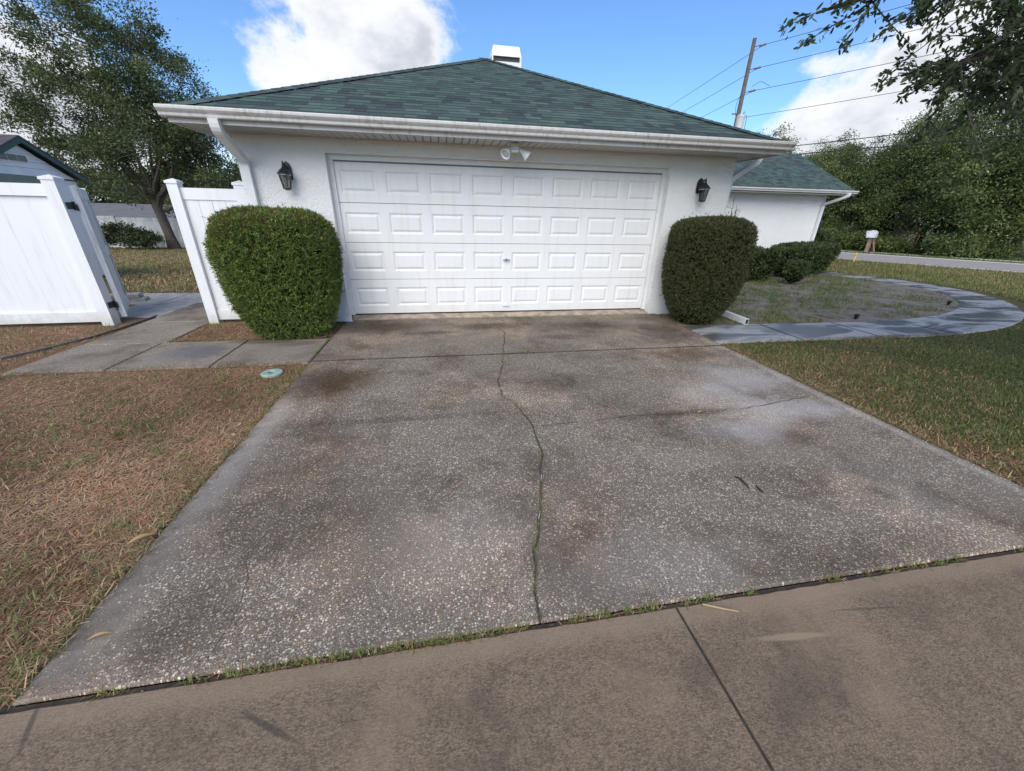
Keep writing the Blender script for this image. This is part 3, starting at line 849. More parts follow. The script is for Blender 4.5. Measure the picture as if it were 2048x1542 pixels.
def panel_mesh():
    rings = []
    for inset, y in ((0, 0), (.010, .003), (.026, .013), (.034, .013), (.060, .001), (.066, 0.0)):
        rings.append([(-pw / 2 + inset, y, -ph / 2 + inset), (pw / 2 - inset, y, -ph / 2 + inset), (pw / 2 - inset, y, ph / 2 - inset), (-pw / 2 + inset, y, ph / 2 - inset)])
    vs = [v for r in rings for v in r]
    fs = [(4 * i + k, 4 * i + (k + 1) % 4, 4 * i + 4 + (k + 1) % 4, 4 * i + 4 + k) for i in range(len(rings) - 1) for k in range(4)]
    fs.append(tuple(range(4 * (len(rings) - 1), 4 * len(rings))))
    return MB().add(vs, fs).mesh('door_panel', MATS['door_white'])
sme, pme = section_mesh(), panel_mesh()
for r in range(4):
    link('door_section', sme, gdoor, (0, 0, DZ + sec * r))
    for k in range(8):
        link('door_panel', pme, gdoor, (-DW + cw * (k + .5), 0, DZ + sec * (r + .5)))
m = MB().lathe([(.020, 0), (.022, .006), (.014, .018), (.011, .034)], (0, 0, 0), 14, (0, -1, 0))
m.box(-.055, .055, -.042, -.030, -.008, .008)
m.build('lock_handle', MATS['steel'], gdoor, loc=(-.02, 0, .885), smooth=False)
m = MB().box(-.05, .05, -.030, -.022, -.004, .020).box(-.05, .05, -.024, 0, -.010, -.003).box(-.012, .012, -.02, 0, -.002, .035)
m.build('lift_handle', MATS['door_white'], gdoor, loc=(-.02, 0, .150))
MB().box(-DW, DW, .002, .03, DZ - .012, DZ - .001).build('bottom_seal', MATS['dark_gap'], gdoor)
# frame: jamb stops on both sides and the head
for s in (-1, 1):
    a, c = sorted((s * (DW - .012), s * (OPX - .001)))
    MB().box(a, c, -.035, -.006, .05, DZ + DH - .0135).build('door_jamb', MATS['trim_white'], house)
MB().box(-OPX + .002, OPX - .002, -.035, -.006, DZ + DH - .012, OPZ - .001).build('door_head', MATS['trim_white'], house)
MB().box(-DW + .01, DW - .01, -.012, -.0062, DZ + DH - .030, DZ + DH - .0125).build('weather_strip', MATS['door_seam'], house)

# eaves -----------------------------------------------------------------------
sofm = MB().box(CX - EX + .03, CX + EX - .03, EY + .05, WY, SOF + .012, SOF + .02)
soffit = sofm.build('soffit', MATS['soffit_joint'], house)
sw = .1
slm = MB().add([(-sw / 2 + .009, EY + .045, 0), (sw / 2 - .009, EY + .045, 0), (sw / 2 - .009, WY - .004, 0), (-sw / 2 + .009, WY - .004, 0),
                (-sw / 2 + .004, EY + .045, .011), (sw / 2 - .004, EY + .045, .011), (sw / 2 - .004, WY - .004, .011), (-sw / 2 + .004, WY - .004, .011)],
               [(3, 2, 1, 0), (0, 1, 5, 4), (1, 2, 6, 5), (2, 3, 7, 6), (3, 0, 4, 7)]).mesh('slat', MATS['soffit_white'])
for k in range(77):
    link('slat', slm, soffit, (CX - EX + .08 + .1 * k, 0, SOF))
mb = MB()
for s in (-1, 1):
    a, c = sorted((CX + s * (EX - .03), s * (HX + .001)))
    mb.box(a, c, WY + .001, 6.5, SOF + .003, SOF + .02)
mb.build('side_soffit', MATS['soffit_white'], house)
mb = MB().box(CX - EX + .01, CX + EX - .01, EY + .015, EY + .04, SOF - .012, EZ - .01)
mb.box(CX - EX + .01, CX - EX + .03, EY + .041, 6.5, SOF - .012, EZ - .01)
mb.box(CX + EX - .03, CX + EX - .01, EY + .041, 6.5, SOF - .012, EZ - .01)
mb.build('fascia', MATS['white_gutter'], house)
GP = [(0, .112), (0, .014), (.066, .014), (.073, .022), (.077, .046), (.096, .064), (.109, .080), (.111, .101), (.105, .104), (.104, .112)]
def gutter(x0, x1, yback, z, name='gutter'):
    return MB().extrude(GP, x0, x1, lambda p, t: (t, yback - p[0], z + p[1])).build(name, MATS['white_gutter'], house)
gutter(CX - EX - .03, CX + EX + .03, EY + .012, EZ - .105)
# gutter along the garage's far side
MB().extrude(GP, EY + .10, 6.2, lambda p, t: (CX + EX - .008 + p[0], t, EZ - .105 + p[1])).build('gutter', MATS['white_gutter'], house)

def downspout(pts, up, name='downspout', w=.10, dpt=.07, bands=()):
    # round off the corners of the path into short elbow pieces
    P = [Vector(p) for p in pts]; out = [P[0]]
    for i in range(1, len(P) - 1):
        a = (P[i - 1] - P[i]).normalized(); c = (P[i + 1] - P[i]).normalized(); r = .07
        for t in (0, .25, .5, .75, 1):
            q = P[i] + a * r * (1 - t) ** 2 + c * r * t ** 2
            out.append(q)
    out.append(P[-1])
    o = MB().rtube(out, w, dpt, up).build(name, MATS['white_metal'], house)
    bm_ = MB()
    for z in bands:
        q = P[-2].lerp(P[-1], z) if False else Vector((P[-2].x, P[-2].y, z))
        bm_.box(q.x - w / 2 - .004, q.x + w / 2 + .004, q.y - dpt / 2 - .004, q.y + dpt / 2 + .004, z, z + .02)
    if bands: bm_.build('strap', MATS['white_metal'], o)
    return o
downspout([(-3.43, -.80, 2.45), (-3.43, -.78, 2.34), (-3.455, -.205, 2.10), (-3.455, -.20, 1.0), (-3.455, -.20, .07)], (1, 0, 0), bands=(1.78,))
MB().rtube([(-3.42, -.215, .075), (-2.9, -.215, .06), (-2.44, -.215, .05)], .10, .07, (0, 0, 1)).build('downspout_outlet', MATS['white_metal'], house)
MB().box(-2.4395, -2.4385, -.245, -.185, .008, .092).build('outlet_mouth', MATS['dark_gap'], house)
downspout([(4.06, -.02, 2.47), (4.05, -.02, 2.40), (3.63, .0, 2.12), (3.60, .0, 1.2), (3.60, .0, .10)], (0, 1, 0))
MB().rtube([(3.62, -.02, .10), (3.70, -.30, .075), (3.76, -1.02, .045)], .09, .07, (0, 0, 1)).build('downspout_outlet', MATS['white_metal'], house)
MB().rtube([(3.7599, -1.0195, .045), (3.7601, -1.0215, .045)], .074, .054, (0, 0, 1)).build('outlet_mouth', MATS['dark_gap'], house)

# garage roof ------------------------------------------------------------------
AP = Vector((CX, EY + EX, EZ + SL * EX))
RB = 8.6
corners = [Vector((CX - EX, EY, EZ)), Vector((CX + EX, EY, EZ)), AP, Vector((CX, RB, AP.z)), Vector((CX - EX, RB, EZ)), Vector((CX + EX, RB, EZ))]
mb = MB().add([c - Vector((0, 0, .012)) for c in corners], [(0, 1, 2), (0, 2, 3, 4), (1, 5, 3, 2)])
roof = mb.build('roof', MATS['roof_flat'], house)
ca = 1 / math.sqrt(1 + SL * SL); sa = SL * ca
def roofpt(x, u, h):
    """front slope: u along the slope from the eave, h above it"""
    return (x, EY + u * ca - h * sa, EZ + u * sa + h * ca)
EXPO = .128
rows = int(EX / ca / EXPO)
wset = (.10, .15, .20, .27)
shmesh = {}
def tab_mesh(wi, s):
    if (wi, s) not in shmesh:
        w = wset[wi]; L = EXPO * 1.18; t = .012 if s in (0, 1, 4) else .008
        m = MB().add([(0, 0, .001), (w, 0, .001), (w, L, -.001), (0, L, -.001), (0.001, 0, t), (w - .001, 0, t), (w - .001, L, .002), (.001, L, .002)],
                     [(4, 5, 6, 7), (0, 1, 5, 4), (1, 2, 6, 5), (3, 0, 4, 7)])
        shmesh[wi, s] = m.mesh('shingle', SHM[s])
    return shmesh[wi, s]
rs = random.Random(11)
fieldm = {i: MB() for i in range(6)}
single = 0
for r in range(rows):
    u0 = r * EXPO - .015
    x = CX - (EX - max(u0, 0) * ca) - rs.uniform(0, .2)
    xr_b = CX + EX - max(u0, 0) * ca
    while x < xr_b:
        wi = rs.choices(range(4), (2, 4, 4, 3))[0]; w = wset[wi]
        s = rs.choices(range(6), (5, 5, 4, 3.2, 1.6, 3))[0]
        hb = EX - max(u0, 0) * ca; ht = EX - (u0 + EXPO * 1.18) * ca
        inside = x > CX - ht and x + w < CX + ht
        if inside and single < 296:
            o = link('shingle', tab_mesh(wi, s), roof)
            o.rotation_euler = (math.atan(SL), 0, 0)
            o.location = roofpt(x, u0, 0)
            single += 1
        else:
            L = EXPO * 1.18; t = .012 if s in (0, 1, 4) else .008
            bl = [max(CX - hb, min(CX + hb, q)) for q in (x, x + w)]
            tp = [max(CX - max(ht, 0), min(CX + max(ht, 0), q)) for q in (x, x + w)]
            if bl[1] - bl[0] > .004:
                fieldm[s].add([roofpt(bl[0], u0, .001), roofpt(bl[1], u0, .001), roofpt(tp[1], u0 + L, -.001), roofpt(tp[0], u0 + L, -.001),
                               roofpt(bl[0] + .001, u0, t), roofpt(bl[1] - .001, u0, t), roofpt(tp[1], u0 + L, .002), roofpt(tp[0], u0 + L, .002)],
                              [(4, 5, 6, 7), (0, 1, 5, 4), (1, 2, 6, 5), (3, 0, 4, 7)])
        x += w
def multi(parts, name, parent):
    """joins per-shade meshes into one mesh with several material slots"""
    me = bpy.data.meshes.new(name); v = []; f = []; mi = []
    for i, m in parts.items():
        o = len(v); v += m.v; f += [tuple(k + o for k in g_) for g_ in m.f]; mi += [i] * len(m.f)
    me.from_pydata(v, [], f)
    for m in SHM: me.materials.append(m)
    me.polygons.foreach_set('material_index', mi)
    return link(name, me, parent)
tag(multi(fieldm, 'shingle_field', roof), kind='stuff')
# hip caps
def caps(a, c, parent, width=.15, n=None, rsd=1):
    a, c = Vector(a), Vector(c); L = (c - a).length; n = n or int(L / .14)
    ax = (c - a).normalized(); side = Vector((ax.y, -ax.x, 0)).normalized(); up = side.cross(ax)
    if up.z < 0: up = -up
    dropv = SL / math.sqrt(2) * .72 if abs(ax.x) > .1 and abs(ax.y) > .1 else SL
    meshes = []
    for s in (0, 1, 2, 3, 5):
        w = width; l = .2
        pr = [(-w, -dropv * w + .002), (0, .010), (w, -dropv * w + .002)]
        b0 = [side * p[0] + up * (p[1] + .003) for p in pr]; b1 = [side * p[0] * .97 + up * (p[1] - .004) + ax * l for p in pr]
        b2 = [q - up * .012 for q in b0]
        meshes.append(MB().add(b0 + b1 + b2, [(0, 1, 4, 3), (1, 2, 5, 4), (6, 7, 1, 0), (7, 8, 2, 1)]).mesh('hip_cap', SHM[s]))
    rr = random.Random(rsd)
    for k in range(n):
        link('hip_cap', rr.choice(meshes), parent, a.lerp(c, k / n))
caps(corners[0] + Vector((0, 0, .008)), AP + Vector((0, 0, .008)), roof, rsd=2)
caps(corners[1] + Vector((0, 0, .008)), AP + Vector((0, 0, .008)), roof, rsd=3)
caps(AP + Vector((0, 0, .006)), corners[3] + Vector((0, 0, .006)), roof, n=28, rsd=4)

# chimney -----------------------------------------------------------------------
ch = MB().box(.50, 1.19, 5.9, 6.55, 3.4, 5.0).build('chimney', MATS['chimney_white'], house)
c0, c1, d0, d1 = .46, 1.23, 5.86, 6.6
m = MB().box(c0, c1, d0, d1, 5.0, 5.12)
for x in (c0, c1 - .04):
    for y in (d0, d1 - .04): m.box(x, x + .04, y, y + .04, 5.12, 5.23)
m.add([(c0, d0, 5.23), (c1, d0, 5.23), (c1, d1, 5.23), (c0, d1, 5.23), (c0 + .045, d0 + .10, 5.47), (c1 - .045, d0 + .10, 5.47), (c1 - .045, d1 - .10, 5.47), (c0 + .045, d1 - .10, 5.47)],
      [(3, 2, 1, 0), (4, 5, 6, 7), (0, 1, 5, 4), (1, 2, 6, 5), (2, 3, 7, 6), (3, 0, 4, 7)])
m.build('chimney_cap', MATS['chimney_white'], ch)
MB().box(c0 + .045, c1 - .045, d0 + .045, d1 - .045, 5.121, 5.229).build('flue_screen', MATS['chimney_dark'], ch)

# wing to the right ---------------------------------------------------------------
VY, VX = 7.2, 13.1
mb = MB().box(HX - .2, VX, VY, VY + .2, -.05, SOF + .05).box(VX - .2, VX, VY + .2, 12.3, -.05, SOF + .05)
mb.add([(VX - .21, VY + .2, SOF + .05), (VX - .01, VY + .2, SOF + .05), (VX - .01, 12.3, SOF + .05), (VX - .21, 12.3, SOF + .05), (VX - .21, 9.6, SOF + 1.4), (VX - .01, 9.6, SOF + 1.4)],
       [(0, 1, 5, 4), (2, 3, 4, 5), (1, 2, 5), (3, 0, 4)])
mb.build('wing_wall', MATS['stucco'], house)
wy0, wz0, wx1 = 6.6, EZ, 13.6
WSL = .50; wr = 3.0
mb = MB().add([(3.0, wy0, wz0 - .012), (wx1, wy0, wz0 - .012), (wx1, wy0 + wr, wz0 + WSL * wr - .012), (3.0, wy0 + wr, wz0 + WSL * wr - .012), (wx1, wy0 + 2 * wr, wz0 - .012), (3.0, wy0 + 2 * wr, wz0 - .012)],
              [(0, 1, 2, 3), (3, 2, 4, 5)])
mb.add([(x, y, z - .10) for x, y, z in mb.v[:6]], [(3, 2, 1, 0), (5, 4, 2, 3)])
wroof = mb.build('wing_roof', MATS['roof_flat'], house)
cb = 1 / math.sqrt(1 + WSL * WSL); sb = WSL * cb
fieldw = {i: MB() for i in range(6)}
for r in range(int(wr / cb / EXPO)):
    u0 = r * EXPO - .015; x = 4.0 - rs.uniform(0, .2)
    while x < wx1:
        w = rs.choice(wset); s = rs.choices(range(6), (5, 5, 4, 3.2, 1.6, 3))[0]; t = .012 if s in (0, 1, 4) else .008; L = EXPO * 1.15
        x2 = min(x + w, wx1 + .01)
        q = lambda xx, u, h: (xx, wy0 + u * cb - h * sb, wz0 + u * sb + h * cb)
        fieldw[s].add([q(x, u0, .001), q(x2, u0, .001), q(x, u0, t), q(x2, u0, t), q(x, u0 + L, .002), q(x2, u0 + L, .002)], [(0, 1, 3, 2), (2, 3, 5, 4)])
        x += w
tag(multi(fieldw, 'shingle_field', wroof), kind='stuff')
caps(Vector((8, wy0 + wr, wz0 + WSL * wr + .006)), Vector((wx1, wy0 + wr, wz0 + WSL * wr + .006)), wroof, n=38, rsd=6)
MB().box(HX, wx1 - .02, wy0 + .05, VY, SOF + .004, SOF + .02).build('soffit', MATS['soffit_white'], house)
mb = MB().box(HX, wx1 - .01, wy0 + .02, wy0 + .045, SOF - .012, EZ - .02)
mb.build('fascia', MATS['white_gutter'], house)
MB().add([(wx1 - .03, wy0 + .046, SOF - .01), (wx1 - .004, wy0 + .046, SOF - .01), (wx1 - .004, wy0 + wr, SOF + WSL * wr - .01), (wx1 - .03, wy0 + wr, SOF + WSL * wr - .01),
          (wx1 - .03, wy0 + .046, EZ - .115), (wx1 - .004, wy0 + .046, EZ - .115), (wx1 - .004, wy0 + wr, EZ + WSL * wr - .115), (wx1 - .03, wy0 + wr, EZ + WSL * wr - .115)],
         [(0, 1, 5, 4), (1, 2, 6, 5), (3, 0, 4, 7), (2, 3, 7, 6), (3, 2, 1, 0)]).build('rake_board', MATS['white_gutter'], house)
gutter(HX + .1, wx1 + .03, wy0 + .017, EZ - .105)
downspout([(13.3, wy0 - .05, 2.46), (13.28, wy0 - .04, 2.36), (13.0, VY - .045, 2.10), (13.0, VY - .045, 1.0), (13.0, VY - .045, .05)], (1, 0, 0), w=.11, dpt=.08)

# ------------------------------------------------------------------ lights on the house
def lantern(x, side, label):
    """wall lantern; local frame: wall behind at +y, lamp hangs in front"""
    t = thing('wall_lantern', label, 'wall lamp', (x, WY, 1.98), 0, 'lanterns flanking the garage door')
    pl = [(-.045, -.09), (.045, -.09), (.055, -.05), (.055, .05), (.035, .10), (0, .125), (-.035, .10), (-.055, .05), (-.055, -.05)]
    MB().extrude(pl, -.022, -.001, lambda p, k: (p[0], k, p[1] + .02)).build('back_plate', MATS['black_metal'], t)
    m = MB().tube([(0, -.02, .05), (0, -.06, .085), (0, -.105, .11), (0, -.135, .105), (0, -.14, .075)], [.012, .011, .011, .012, .010], 8)
    m.tube([(0, -.02, -.01), (0, -.06, .0), (0, -.10, .03), (0, -.09, .055)], [.008, .007, .006, .005], 6)
    m.build('arm', MATS['black_metal'], t, smooth=True)
    yc = -.14
    MB().lathe([(.006, .135), (.010, .125), (.007, .110), (.014, .095), (.018, .070), (.030, .050), (.058, .030), (.072, .008), (.088, -.002), (.088, -.012), (.072, -.016)][::-1], (0, yc, 0), 12).build('cap', MATS['black_metal'], t, smooth=False)
    MB().lathe([(.042, -.175), (.072, -.030), (.074, -.018)], (0, yc, 0), 6).build('glass', MATS['glass_lantern'], t)
    MB().lathe([(.012, -.168), (.012, -.10), (.018, -.085), (.016, -.06), (.004, -.035)], (0, yc, 0), 10).build('bulb', MATS['bulb_glass'], t, smooth=True)
    for k in range(6):
        a = 2 * math.pi * k / 6
        c_, s_ = math.cos(a), math.sin(a)
        MB().tube([(.046 * c_, yc + .046 * s_, -.178), (.0755 * c_, yc + .0755 * s_, -.016)], .0055, 5).build('cage_bar', MATS['black_metal'], t)
    MB().lathe([(.020, -.200), (.032, -.192), (.050, -.186), (.050, -.174)], (0, yc, 0), 12).build('base', MATS['black_metal'], t)
    MB().lathe([(.0755, -.030), (.0785, -.026), (.0785, -.017), (.0755, -.016)], (0, yc, 0), 12).build('top_ring', MATS['steel'], t)
    return t
lantern(-2.98, -1, 'black wall lantern on the stucco between the downspout and garage door')
lantern(3.02, 1, 'black wall lantern above the dark brownish clipped shrub')

fl = thing('floodlight', 'white twin floodlight with cream motion sensor under the garage eave', 'floodlight', (0, -.46, SOF))
MB().bbox(-.052, .052, -.05, .05, -.045, -.002, .008).build('mount', MATS['cream_plastic'], fl)
m = MB().bbox(-.046, .046, -.062, .030, -.098, -.046, .006); m.build('sensor_body', MATS['lamp_white'], fl)
m = MB().extrude([(-.040, -.063), (.040, -.063), (.032, -.078), (-.032, -.078)], -.086, -.058, lambda p, k: (p[0], p[1], k)); m.build('sensor_lens', MATS['bulb_glass'], fl)
MB().box(-.045, .045, -.062, .03, -.108, -.0985).build('sensor_base', MATS['cream_plastic'], fl)
for s, dirv in ((-1, Vector((-.55, -.62, -.56))), (1, Vector((.80, -.12, -.58)))):
    q = Vector((s * .05, -.0, -.055)); dv = dirv.normalized()
    e_ = q + dv * .035
    MB().tube([q, e_], .014, 8).build('swivel', MATS['lamp_white'], fl)
    hd = MB().lathe([(.022, 0), (.026, .035), (.040, .06), (.066, .125), (.068, .132), (.062, .1325), (.058, .12), (.03, .09)], e_, 18, dv).build('lamp_head', MATS['lamp_white'], fl, smooth=True)
    MB().lathe([(.056, .112), (.045, .117), (.02, .120), (.002, .121)], e_, 16, dv).build('lamp_bulb', MATS['bulb_glass'], hd, smooth=True)

# ------------------------------------------------------------------ fences and gate
def fence(name, label, a, c, h, posts=(True, True), mat='vinyl', bw=.165, zf=None, pw_=.13, group=None, cat='fence', raild=.05, g_=.0035):
    a = Vector(a); c = Vector(c); L = (c - a).length; ang = math.atan2(c.y - a.y, c.x - a.x)
    t = thing(name, label, cat, (a.x, a.y, a.z if len(a) > 2 else 0), ang, group)
    M = MATS[mat]
    def post(x):
        o = MB().box(x - pw_ / 2, x + pw_ / 2, -pw_ / 2, pw_ / 2, -.2, h).build('post', M, t)
        k = pw_ / 2 + .010
        MB().add([(x - k, -k, h), (x + k, -k, h), (x + k, k, h), (x - k, k, h), (x - k, -k, h + .03), (x + k, -k, h + .03), (x + k, k, h + .03), (x - k, k, h + .03), (x, 0, h + .062)],
                 [(3, 2, 1, 0), (0, 1, 5, 4), (1, 2, 6, 5), (2, 3, 7, 6), (3, 0, 4, 7), (4, 5, 8), (5, 6, 8), (6, 7, 8), (7, 4, 8)]).build('post_cap', M, t)
    if posts[0]: post(0)
    if posts[1]: post(L)
    x0 = pw_ / 2 if posts[0] else 0; x1 = L - pw_ / 2 if posts[1] else L
    top = h - .045
    MB().box(x0, x1, -raild / 2, raild / 2, top - .14, top).build('rail', M, t)
    MB().box(x0, x1, -raild / 2, raild / 2, .03, .17).build('rail', M, t)
    nb = max(1, int(round((x1 - x0) / bw))); w = (x1 - x0) / nb
    for k in range(nb):
        p, q = x0 + k * w + .0004, x0 + (k + 1) * w - .0004
        MB().add([(p, -.011 + g_ * 2, .17), (p + g_, -.011, .17), (q - g_, -.011, .17), (q, -.011 + g_ * 2, .17), (p, -.011 + g_ * 2, top - .14), (p + g_, -.011, top - .14), (q - g_, -.011, top - .14), (q, -.011 + g_ * 2, top - .14)],
                 [(0, 1, 5, 4), (1, 2, 6, 5), (2, 3, 7, 6), (3, 0, 4, 7)]).build('board', M, t)
    return t
fence('fence', 'short white vinyl fence section with gate post beside the bright green shrub', (-4.425, -.045, 0), (-3.64, -.045, 0), 1.83, pw_=.125)
fence('fence', 'long white vinyl fence panel ending at the hinged gate post', (-5.80, -.02, 0), (-9.7, -.16, 0), 1.83, pw_=.14, bw=.29, g_=.0012)
# open gate, swung back past square, seen almost on its edge
GA = math.atan2(.86, -.52)
gate = thing('gate', 'open white vinyl gate seen edge on with black hinges', 'gate', (-5.705, .115, 0), GA)
V = MATS['vinyl_dirty']
for x in (.03, 1.10): MB().box(x - .03, x + .05, -.03, .03, .06, 1.78).build('stile', V, gate)
for z in (.08, .85, 1.62): MB().box(.08, 1.07, -.028, .028, z, z + .14).build('rail', V, gate)
for k in range(6): MB().box(.08 + k * .165, .08 + (k + 1) * .165 - .003, -.011, .011, .10, 1.70).build('board', V, gate)
for z in (1.50, .22):
    h_ = MB().box(-5.731, -5.722, -.055, .045, z, z + .08)
    h_.box(-5.734, -5.706, .045, .062, z - .01, z + .09)
    h_.box(-5.732, -5.718, .062, .105, z - .02, z + .06)
    o = h_.build('hinge', MATS['black_metal'], None)
    o.parent = gate
    o.matrix_parent_inverse = (Matrix.Translation((-5.705, .115, 0)) @ Matrix.Rotation(GA, 4, 'Z')).inverted()

# fence at the end of the yard: older, greyed panels on lower ground
bx = [(-31.0, 19.6), (-28.4, 20.4), (-25.8, 21.2), (-23.2, 22.0), (-20.6, 22.5), (-18.0, 22.9), (-15.4, 23.2), (-12.8, 23.4)]
tb = None
for k, (a, c) in enumerate(zip(bx[:-1], bx[1:])):
    za = float(ground_h(a[0], a[1]))
    fence('fence', ['weathered vinyl fence panel at the far end of the back yard'][0], (a[0], a[1], za), (c[0], c[1], za), 1.80 + .05 * (k % 2), posts=(True, False), mat='vinyl_old', bw=.3, group='panels of the back yard fence')

# ------------------------------------------------------------------ garden shed and the neighbour's house
shed = thing('garden_shed', 'white garden shed with dark green rake boards behind the fence', 'shed', (-9.5, 4.33, 0))
# gable faces +x; ridge runs along -x
hw, zp, ze = 1.30, 2.78, 2.12
z_at = lambda y: zp - .12 - (zp - ze) / hw * abs(y)
prev = None
rowz = 1.98
zs = [2.09, 2.24, 2.36, 2.50, 2.66]
for z0, z1 in zip(zs[:-1], zs[1:]):
    w0 = (zp - .12 - z0) / ((zp - ze) / hw); w1 = max(.02, (zp - .12 - z1) / ((zp - ze) / hw))
    w0 = min(w0, hw - .08); w1 = min(w1, w0)
    MB().add([(0.012, -w0, z0), (0.012, w0, z0), (.002, w1, z1 - .004), (.002, -w1, z1 - .004), (-.04, -w0, z0), (-.04, w0, z0)], [(0, 1, 2, 3), (4, 5, 1, 0)]).build('siding_board', MATS['shed_white'], shed)
MB().box(-2.4, -.05, -hw + .1, hw - .1, -.05, 2.06).box(-.0499, 0, -hw + .1, hw - .1, -.05, 1.90).build('wall', MATS['shed_white'], shed)
MB().box(-.0498, .006, -hw + .1, .55, 1.2, 2.085).build('door_panel', MATS['shed_panel'], shed)
win = MB().box(.006, .03, -.52, .10, 2.33, 2.475).build('window', MATS['shed_white'], shed)
for k in range(3): MB().box(.0305, .034, -.50 + k * .2, -.50 + k * .2 + .185, 2.345, 2.46).build('pane', MATS['pane_dark'], win)
for s in (-1, 1):
    y0, z0, y1, z1 = 0, zp, s * (hw + .05), zp - (zp - ze) / hw * (hw + .05)
    vs = [(.14, y0, z0), (.14, y1, z1), (-2.6, y1, z1), (-2.6, y0, z0), (.14, y0, z0 + .04), (.14, y1, z1 + .04), (-2.6, y1, z1 + .04), (-2.6, y0, z0 + .04)]
    MB().add(vs, [(0, 1, 2, 3), (7, 6, 5, 4), (0, 4, 5, 1), (1, 5, 6, 2), (2, 6, 7, 3)]).build('roof', MATS['shed_roof'], shed)
    vs = [(.135, y0, z0 - .001), (.135, y1, z1 - .001), (.135, y1, z1 - .09), (.135, y0, z0 - .09), (.0, y0, z0 - .001), (.0, y1, z1 - .001), (.0, y1, z1 - .03), (.0, y0, z0 - .03)]
    MB().add(vs, [(0, 1, 2, 3), (3, 2, 6, 7), (1, 5, 6, 2), (0, 4, 5, 1)]).build('rake_board', MATS['shed_green'], shed)

nh = thing('neighbour_house', 'low grey roofed house beyond the back yard fence', 'house', (-29, 34, -2.2))
MB().box(-6, 6, -3, 3, 0, 2.6).build('wall', MATS['wall_far'], nh)
MB().add([(-6.6, -3.6, 2.55), (6.6, -3.6, 2.55), (6.6, 0, 3.95), (-6.6, 0, 3.95), (6.6, 3.6, 2.55), (-6.6, 3.6, 2.55)], [(0, 1, 2, 3), (3, 2, 4, 5), (1, 4, 2), (0, 3, 5), (0, 5, 4, 1)]).build('roof', MATS['roof_far'], nh)
MB().box(-6.6, 6.6, -3.64, -3.601, 2.42, 2.56).build('fascia', MATS['white_metal'], nh)

